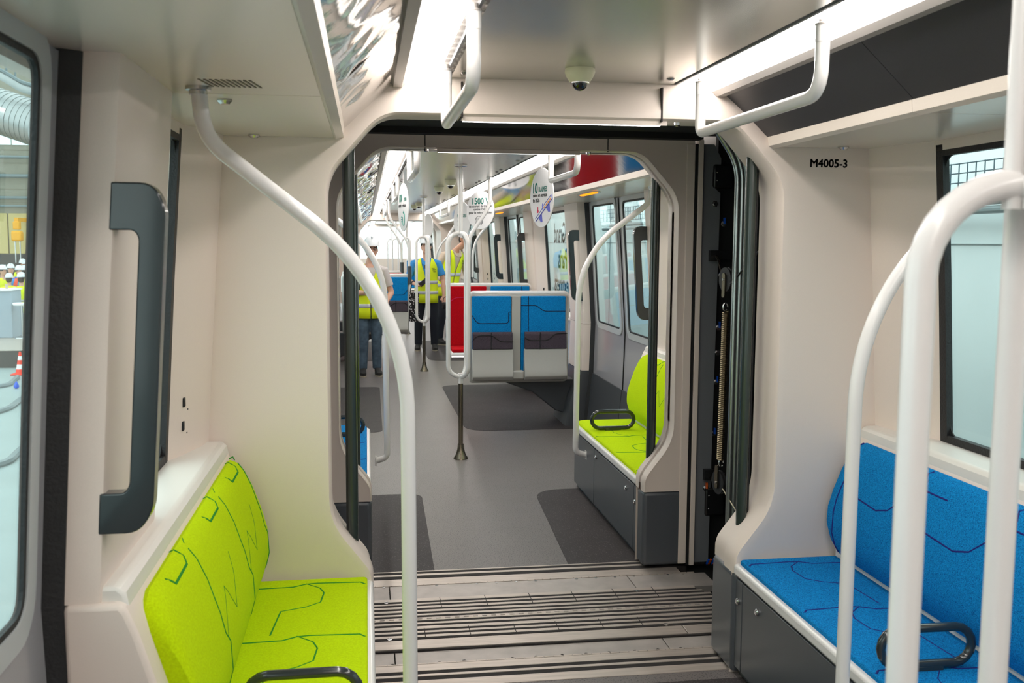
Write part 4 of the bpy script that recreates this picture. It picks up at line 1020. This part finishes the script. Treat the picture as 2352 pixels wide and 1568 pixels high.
        if detail:
            m = MB()
            for i, (x, z, L) in enumerate(((.085, 1.30, .05), (.085, 1.283, .07), (.09, 1.266, .055), (.095, 1.249, .06))):
                a, q = vr(z); y = -(q+.006)*math.sqrt(max(.1, 1-((x+L/2)/a)**2)); m.box(sx(z)+x, sx(z)+x+L, y-.004, y+.002, z, z+.006)
            lbuild(m, 'printed_mark', 'ink', v, kind='stuff')
    if strap:
        lbuild(MB().tube(rnd([(sx(1.45)-.11, .05, 1.475), (sx(1.44)-.12, -.06, 1.47), (sx(1.3)-.135, -.135, 1.30), (sx(1.1)-.15, -.125, 1.10), (sx(1.0)-.19, -.03, 1.02)], .06, 5), .024, 8, r2=.4), 'strap', 'black', t)
    if collar == 'polo':
        lbuild(MB().box(sx(1.33)-.022, sx(1.33)+.022, -.142, -.12, 1.30, 1.36), 'microphone', 'black', t, bevel=.008)
    # face
    if detail:
        for s in (-1, 1):
            lbuild(MB().ball((hx+s*.030, hy-.087, 1.658), .010, .006, .006, 8, 6), 'eye', 'eye', t)
            lbuild(MB().tube([(hx+s*.046, hy-.084, 1.678), (hx+s*.03, hy-.093, 1.682), (hx+s*.014, hy-.094, 1.677)], .004, 6), 'eyebrow', 'hair', t)
        lbuild(MB().tube([(hx-.022, hy-.088, 1.590), (hx, hy-.096, 1.588), (hx+.022, hy-.088, 1.590)], .0045, 6), 'mouth', 'lip', t)
        if glasses:
            g = MB()
            for s in (-1, 1): g.tube([(hx+s*.032+.024*math.cos(q*.52), hy-.100, 1.656+.018*math.sin(q*.52)) for q in range(13)], .0025, 6); g.tube([(hx+s*.056, hy-.10, 1.66), (hx+s*.08, hy+.0, 1.66)], .002, 6)
            lbuild(g, 'glasses', 'black', t)
    if collar:
        for s in (-1, 1): lbuild(MB().prism([(sx(1.45)+s*x, y, z) for x, y, z in ((.01, -.125, 1.36), (.055, -.125, 1.375), (.085, -.06, 1.46), (.05, -.06, 1.475))], (0, -.006, 0)), 'collar', collar, t)
    lbuild(MB().ball((hx, hy+.015, 1.675), .084, .098, .105, 16, 10, -20 if not hairlow else -40, 90).ball((hx, hy+.04, 1.63), .080, .075, .085, 12, 8), 'hair', 'hair', t)
    if helmet:
        hm = lbuild(MB().lathe([(.112, 0), (.112, .02), (.104, .06), (.082, .098), (.05, .118), (.02, .125), (.001, .126)], (0, 0, 0), 24).xf(Matrix.Translation((hx, hy+.005, 1.70)) @ Matrix.Rotation(tilt, 4, 'X') @ Matrix.Diagonal((.93, 1.10, 1.02, 1))), 'hard_hat', helmet, t)
        lbuild(MB().loft([[(hx+(.112+.006)*.97*math.cos(q*math.pi/12), hy+.005-(.018 if math.sin(q*math.pi/12) < 0 else 0)*abs(math.sin(q*math.pi/12))*2.2+(.112+.007)*1.14*math.sin(q*math.pi/12), 1.70+z) for q in range(24)] for z in (-.004, .006)]), 'brim', helmet, hm)
        lbuild(MB().box(hx-.012, hx+.012, hy-.11, hy+.11, 1.80, 1.824), 'ridge', helmet, hm, bevel=.008)
    return t
p1 = person((.035, 12.45, 0), .12, 1.695, 'person in glasses, white hard hat, yellow vest and blue jeans standing behind the curved pole', 'shirtgrey', 'jeans', glasses=True, armA=((-.27, -.02, 1.10), (-.09, -.20, 1.10)), armB=((.29, .02, 1.09), (.20, -.17, .98)), sleeve=.72, legsep=.085, head=(.03, 0), strap=1)
p2 = person((.925, 15.3, 0), -.08, 1.73, 'person in blue polo and yellow vest standing in the aisle behind a looped pole', 'polo', 'darktrousers', armA=((-.29, .02, 1.12), (-.17, -.17, 1.06)), armB=((.27, .02, 1.13), (.28, -.05, .88)), sleeve=.75, legsep=.12, collar='polo')
p3 = person((1.34, 16.2, 0), .55, 1.87, 'person in beige shirt and yellow vest leaning and looking to the windows', 'shirtbeige', 'darktrousers', skin='skin2', lean=.16, armA=((-.27, .04, 1.14), (-.20, -.10, 1.0)), armB=((.29, 0, 1.14), (.30, -.12, .98)), sleeve=1.5, legsep=.09, legshift=-.06, collar='shirtbeige', head=(.13, -.03), strap=1)
# things they carry
t = thing('handheld_camera', (.05, 12.2, 1.12), 'small grey-blue camera in the hand of the person in glasses', 'camera')
MB().box(-.035, .045, 12.16, 12.195, 1.06, 1.12).build('body', 'cab', t, bevel=.008); MB().tube([(.01, 12.13, 1.09), (.01, 12.17, 1.09)], .02, 12).build('lens', 'black', t)
t = thing('black_camera', (1.22, 15.1, .78), 'black camera hanging from the lowered hand of the person in the blue polo', 'camera')
MB().box(1.16, 1.29, 15.08, 15.15, .66, .77).build('body', 'black', t, bevel=.02, seg=3); MB().tube([(1.225, 14.99, .71), (1.225, 15.09, .71)], [.042, .038], 16).build('lens', 'dome', t)
MB().tube(rnd([(1.17, 15.11, .76), (1.19, 15.12, .85), (1.26, 15.12, .85), (1.28, 15.11, .76)], .03, 4), .006, 6).build('strap', 'black', t)
t = thing('tote_bag', (.70, 15.2, .48), 'black tote bag with white pattern hanging beside the person in the blue polo', 'bag')
MB().loft([[(.625+.17*u, 15.0+v*w_, z) for u, v in ((0, -1), (.5, -1.3), (1, -1), (1, 1), (.5, 1.3), (0, 1))] for z, w_ in ((.48, .045), (.60, .055), (.85, .045), (.92, .02))]).build('bag', 'tote', t)
for dy in (-.02, .02): MB().tube(rnd([(.66, 15.0+dy, .91), (.69, 15.0+dy, 1.10), (.74, 15.0+dy, 1.10), (.77, 15.0+dy, .91)], .04, 4), .008, 6).build('strap', 'black', t)
t = thing('phone', (.90, 15.08, 1.10), 'dark phone held by the person in the blue polo', 'phone')
MB().box(-.035, .035, -.005, .005, -.075, .075).xf(Matrix.Translation((.87, 15.05, 1.08)) @ Matrix.Rotation(math.radians(50), 4, 'Y')).build('case', 'black', t, bevel=.006)

# ================================================================== OUTSIDE: THE HALL
struct('floor_hall', MB().box(-40, 20, -15, 40, -1.3, -1.1), 'hallfloor')
struct('wall_hall_right', MB().box(3.6, 3.8, -6, 37, -1.1, 3.4), 'hallwall')
for z in (1.70, .2):
    MB().box(3.592, 3.601, -6, 37, z, z+.006).build('panel_joint', 'pipe', bpy.data.objects['wall_hall_right'])
for y in (2.2, 4.6, 7.0, 9.4, 11.8, 14.2):
    MB().box(3.592, 3.601, y, y+.006, -1.1, 3.4).build('panel_joint', 'pipe', bpy.data.objects['wall_hall_right'])
tr = thing('cable_tray', (3.45, 6, 2.1), 'wire basket cable tray on the pale hall wall outside the window', 'tray')
k = MB()
for z in (2.0, 2.055, 2.11, 2.165): k.tube([(3.40, 3.5, z), (3.40, 14, z)], .004, 5)
for i in range(130): k.tube([(3.40, 3.5+.08*i, 1.995), (3.40, 3.5+.08*i, 2.17)], .004, 5)
k.build('wire_basket', 'meshwire', tr, kind='stuff')
for i in range(6): MB().box(3.40, 3.59, 4+1.8*i, 4.03+1.8*i, 1.97, 2.0).build('bracket', 'pipe', tr)
for z, lab in ((1.945, 'grey pipe just below the wire basket tray outside'), (1.895, 'lower of two grey pipes outside below the wire basket')):
    t = thing('pipe', (3.44, 6, z), lab, 'pipe', 'pipes outside the window'); MB().tube([(3.44, 3.0, z), (3.44, 14, z)], .022, 10).build('tube', 'pipe', t)
    for y in (4.5, 5.6, 6.7): MB().tube([(3.44, y, z), (3.44, y+.03, z)], .026, 10).build('clip', 'dark', t)
# left: back of the depot, seen through the door pane
YB = 34.0
bw = struct('wall_hall_back', MB().box(-40, -6, YB, YB+.3, -1.1, 8), 'block')
for i in range(7):
    z = 2.9+.42*i
    MB().box(-24, -8, YB-.01, YB, z, z+.02).build('mortar_joint', 'mortar', bw)
for z, r in ((3.05, .05), (3.75, .06), (4.35, .05), (2.78, .04)):
    MB().tube([(-26, YB-.15, z), (-7, YB-.15, z)], r, 8).build('pipe_run', 'pipe', bw)
for i in range(14):
    x = -19+.75*i
    MB().box(x, x+.70, YB-.06, YB, 1.25, 2.55).build('cladding_panel', 'yellowpanel', bw)
MB().box(-40, -6, YB-.04, YB, -1.1, 1.22).build('lower_panel', 'darkhall', bw)
for i in range(10):
    x = -19+1.1*i
    MB().box(x, x+1.06, YB-.03, YB+.0, 4.75, 5.9).build('clerestory_pane', 'hallwin', bw)
pf = struct('floor_platform', MB().box(-30, -6, 22.6, YB, -1.1, -.72), 'darkhall')
MB().box(-30, -6, 22.58, YB, -.725, -.70).build('deck', 'alu', pf)
t = thing('air_duct', (-11.5, 30, 6.4), 'large silver ribbed air duct under the hall roof outside the door', 'duct')
DP = [atY(-420, 120, 31), atY(-60, 235, 30), atY(100, 290, 29.3)]
MB().tube(DP, .62, 28).build('duct', 'duct', t)
for i in range(30):
    q = DP[0].lerp(DP[1], i/30); d = (DP[1]-DP[0]).normalized()*.03
    MB().tube([q-d, q+d], .635, 24).build('rib', 'duct', t)
for i in range(14):
    q = DP[1].lerp(DP[2], i/14); d = (DP[2]-DP[1]).normalized()*.03
    MB().tube([q-d, q+d], .635, 24).build('rib', 'duct', t)
for P, y, lab in (([(-200, 10), (-20, 66), (25, 92), (50, 130), (110, 160)], 28, 'curved cable tray high in the hall, upper'), ([(-200, 105), (-20, 160), (20, 180), (50, 200), (110, 215)], 29, 'curved cable tray high in the hall, lower')):
    Q = [atY(a_, b_, y) for a_, b_ in P]; t = thing('hall_cable_tray', Q[2], lab+', above the duct', 'tray', 'hall cable trays')
    MB().tube(rnd(Q, .8, 6), .15, 4, r2=.3).build('tray', 'duct', t)
    MB().tube(rnd([q+Vector((0, -.1, .12)) for q in Q], .8, 6), .05, 6).build('cable', 'pipe', t)
    for k in (.2, .5, .8): q = Q[1].lerp(Q[3], k); MB().tube([q, q+Vector((0, 0, 1.0))], .03, 6).build('hanger', 'pipe', t)
t = thing('chain_hoist', (-11.7, 33, 2.4), 'yellow chain hoist hanging at the back of the hall', 'hoist')
q = atY(40, 545, 33); MB().box(q.x-.15, q.x+.15, 32.85, 33.15, q.z-.12, q.z+.2).build('body', 'hoist', t, bevel=.05); MB().box(q.x-.1, q.x+.1, 32.9, 33.1, q.z+.25, q.z+.5).build('hook_block', 'hoist', t, bevel=.03)
MB().box(q.x-.06, q.x+.06, 32.95, 34.0, q.z+.5, q.z+.62).build('rail', 'hoist', t)
for dx in (-.12, .12): MB().tube([(q.x+dx*.6, 33, q.z-.1), (q.x+dx*.6, 33, q.z-.8)], .02, 6).build('chain', 'chrome', t)
t = thing('info_counter', (-10.6, 25.5, -.7), 'pale blue counter box on the hall platform', 'counter')
a, b = atY(-60, 664, 25.5), atY(36, 762, 25.5)
MB().box(a.x, b.x, 25.3, 26.0, -.70, a.z-.03).build('cabinet', 'kiosk', t, bevel=.01); MB().box(a.x, b.x+.02, 25.25, 26.05, a.z-.03, a.z+.01).build('top', 'conewhite', t)
MB().tube([(b.x-.5, 25.28, -.05), (b.x-.35, 25.28, -.05)], .015, 8).build('handle', 'chrome', t)
t = thing('carton', (b.x-.55, 25.6, a.z), 'small beige carton on the pale blue counter', 'box'); MB().box(b.x-.62, b.x-.40, 25.4, 25.6, a.z+.01, a.z+.16).build('carton', 'cream', t, bevel=.005); MB().box(b.x-.62, b.x-.40, 25.49, 25.51, a.z+.16, a.z+.163).build('tape', 'block', t)
t = thing('cup', (b.x-.16, 25.5, a.z), 'paper cup on the corner of the pale blue counter', 'cup'); MB().lathe([(.03, 0), (.042, .12), (.038, .12), (.001, .01)], (b.x-.16, 25.5, a.z+.01), 12).build('cup', 'shirtbeige', t)
t = thing('bar_stool', (0, 0, 0), 'white bar stool behind the person in the yellow vest on the platform', 'stool')
q = atY(50, 700, 25.3); MB().lathe([(.0, .02), (.19, .03), (.21, .07), (.20, .09), (.18, .05), (.001, .04)], (q.x, 25.3, q.z-.04), 18).build('seat', 'conewhite', t)
MB().tube([(q.x, 25.3, -.68), (q.x, 25.3, q.z)], .03, 10).build('stem', 'chrome', t); MB().lathe([(.20, 0), (.19, .02), (.03, .05), (.001, .05)], (q.x, 25.3, -.70), 18).build('foot', 'chrome', t)
t = thing('traffic_cone', (0, 0, -1.1), 'red and white striped traffic cone on the hall floor', 'cone')
q = atZ(48, 860, -1.1); q2 = q
for z0, z1, mt, nm in ((.03, .12, 'conered', 'band'), (.12, .22, 'conewhite', 'white_band'), (.22, .31, 'conered', 'band'), (.31, .39, 'conewhite', 'white_band'), (.39, .48, 'conered', 'tip')):
    r = lambda z: .105-.085*z/.48
    MB().lathe([(r(z0), z0), (r(z1), z1), (.001, z1)] if nm == 'tip' else [(r(z0), z0), (r(z1), z1)], (q.x, q.y, -1.1), 18).build(nm, mt, t)
MB().box(q.x-.16, q.x+.16, q.y-.16, q.y+.16, -1.1, -1.07).build('foot', 'conered', t, bevel=.01)
t = thing('floor_marker', (0, 0, -1.1), 'small blue drop-shaped marker on the hall floor in front of the cone', 'marker')
q = atZ(38, 892, -1.1); MB().lathe([(.001, 0), (.045, .02), (.05, .05), (.03, .10), (.001, .15)], (q.x, q.y, -1.1), 12).build('drop', 'boltblue', t); MB().lathe([(.03, 0), (.03, .008), (.001, .008)], (q.x, q.y, -1.1), 12).build('foot', 'boltblue', t)
for lab, pts in (('dark hose on the hall floor running up to the cone', [(-20, 890), (20, 884), (40, 866)]), ('grey hose on the hall floor, middle one of three', [(-20, 950), (20, 938), (50, 915), (80, 905)]), ('grey hose on the hall floor nearest the train', [(-20, 1072), (20, 1060), (50, 1030), (80, 1010)])):
    P = [atZ(a, b, -1.07) for a, b in pts]
    tag(MB().tube(rnd(P, 1.0, 6), .05, 8).build('floor_hose', 'pipe'), lab, 'hose', 'hoses on the hall floor')
def crowd(px, py, Y, h, label, top, vest, yaw=0, **k):
    q = atY(px, py, Y); return person((q.x, Y, q.z-h*1.04), yaw, h, label, top, 'darktrousers', vest=vest, detail=False, **k)
crowd(48, 625, 26.7, 1.74, 'person in a yellow vest with the back turned, next to the stool on the platform', 'shirtgrey', 'hivis', math.pi, hairlow=True)
crowd(20, 627, 27.4, 1.62, 'person in a yellow vest standing behind the pale blue counter', 'hivis', 'hivis', math.pi)
crowd(43, 609, 28.2, 1.72, 'person in an orange vest among the group on the platform', 'polo', 'hivisorange', .6)
crowd(57, 609, 27.6, 1.72, 'person in a yellow vest holding a phone up at the edge of the platform group', 'polo', 'hivis', 2.6, skin='skin2')
crowd(24, 605, 29.5, 1.75, 'person in a blue top and white hard hat at the back of the platform group', 'boltblue', None, .4)
crowd(4, 608, 28.5, 1.75, 'person in a yellow vest nearest the edge of the door pane, facing away', 'hivis', 'hivis', 1.2)
crowd(52, 594, 31.5, 1.78, 'tall person in a white hard hat behind the platform group', 'hivis', 'hivis', .2, skin='skin2')
crowd(61, 596, 31.0, 1.75, 'person in an orange top behind the platform group, half hidden by the door seal', 'hivisorange', None, -.3, skin='skin2')
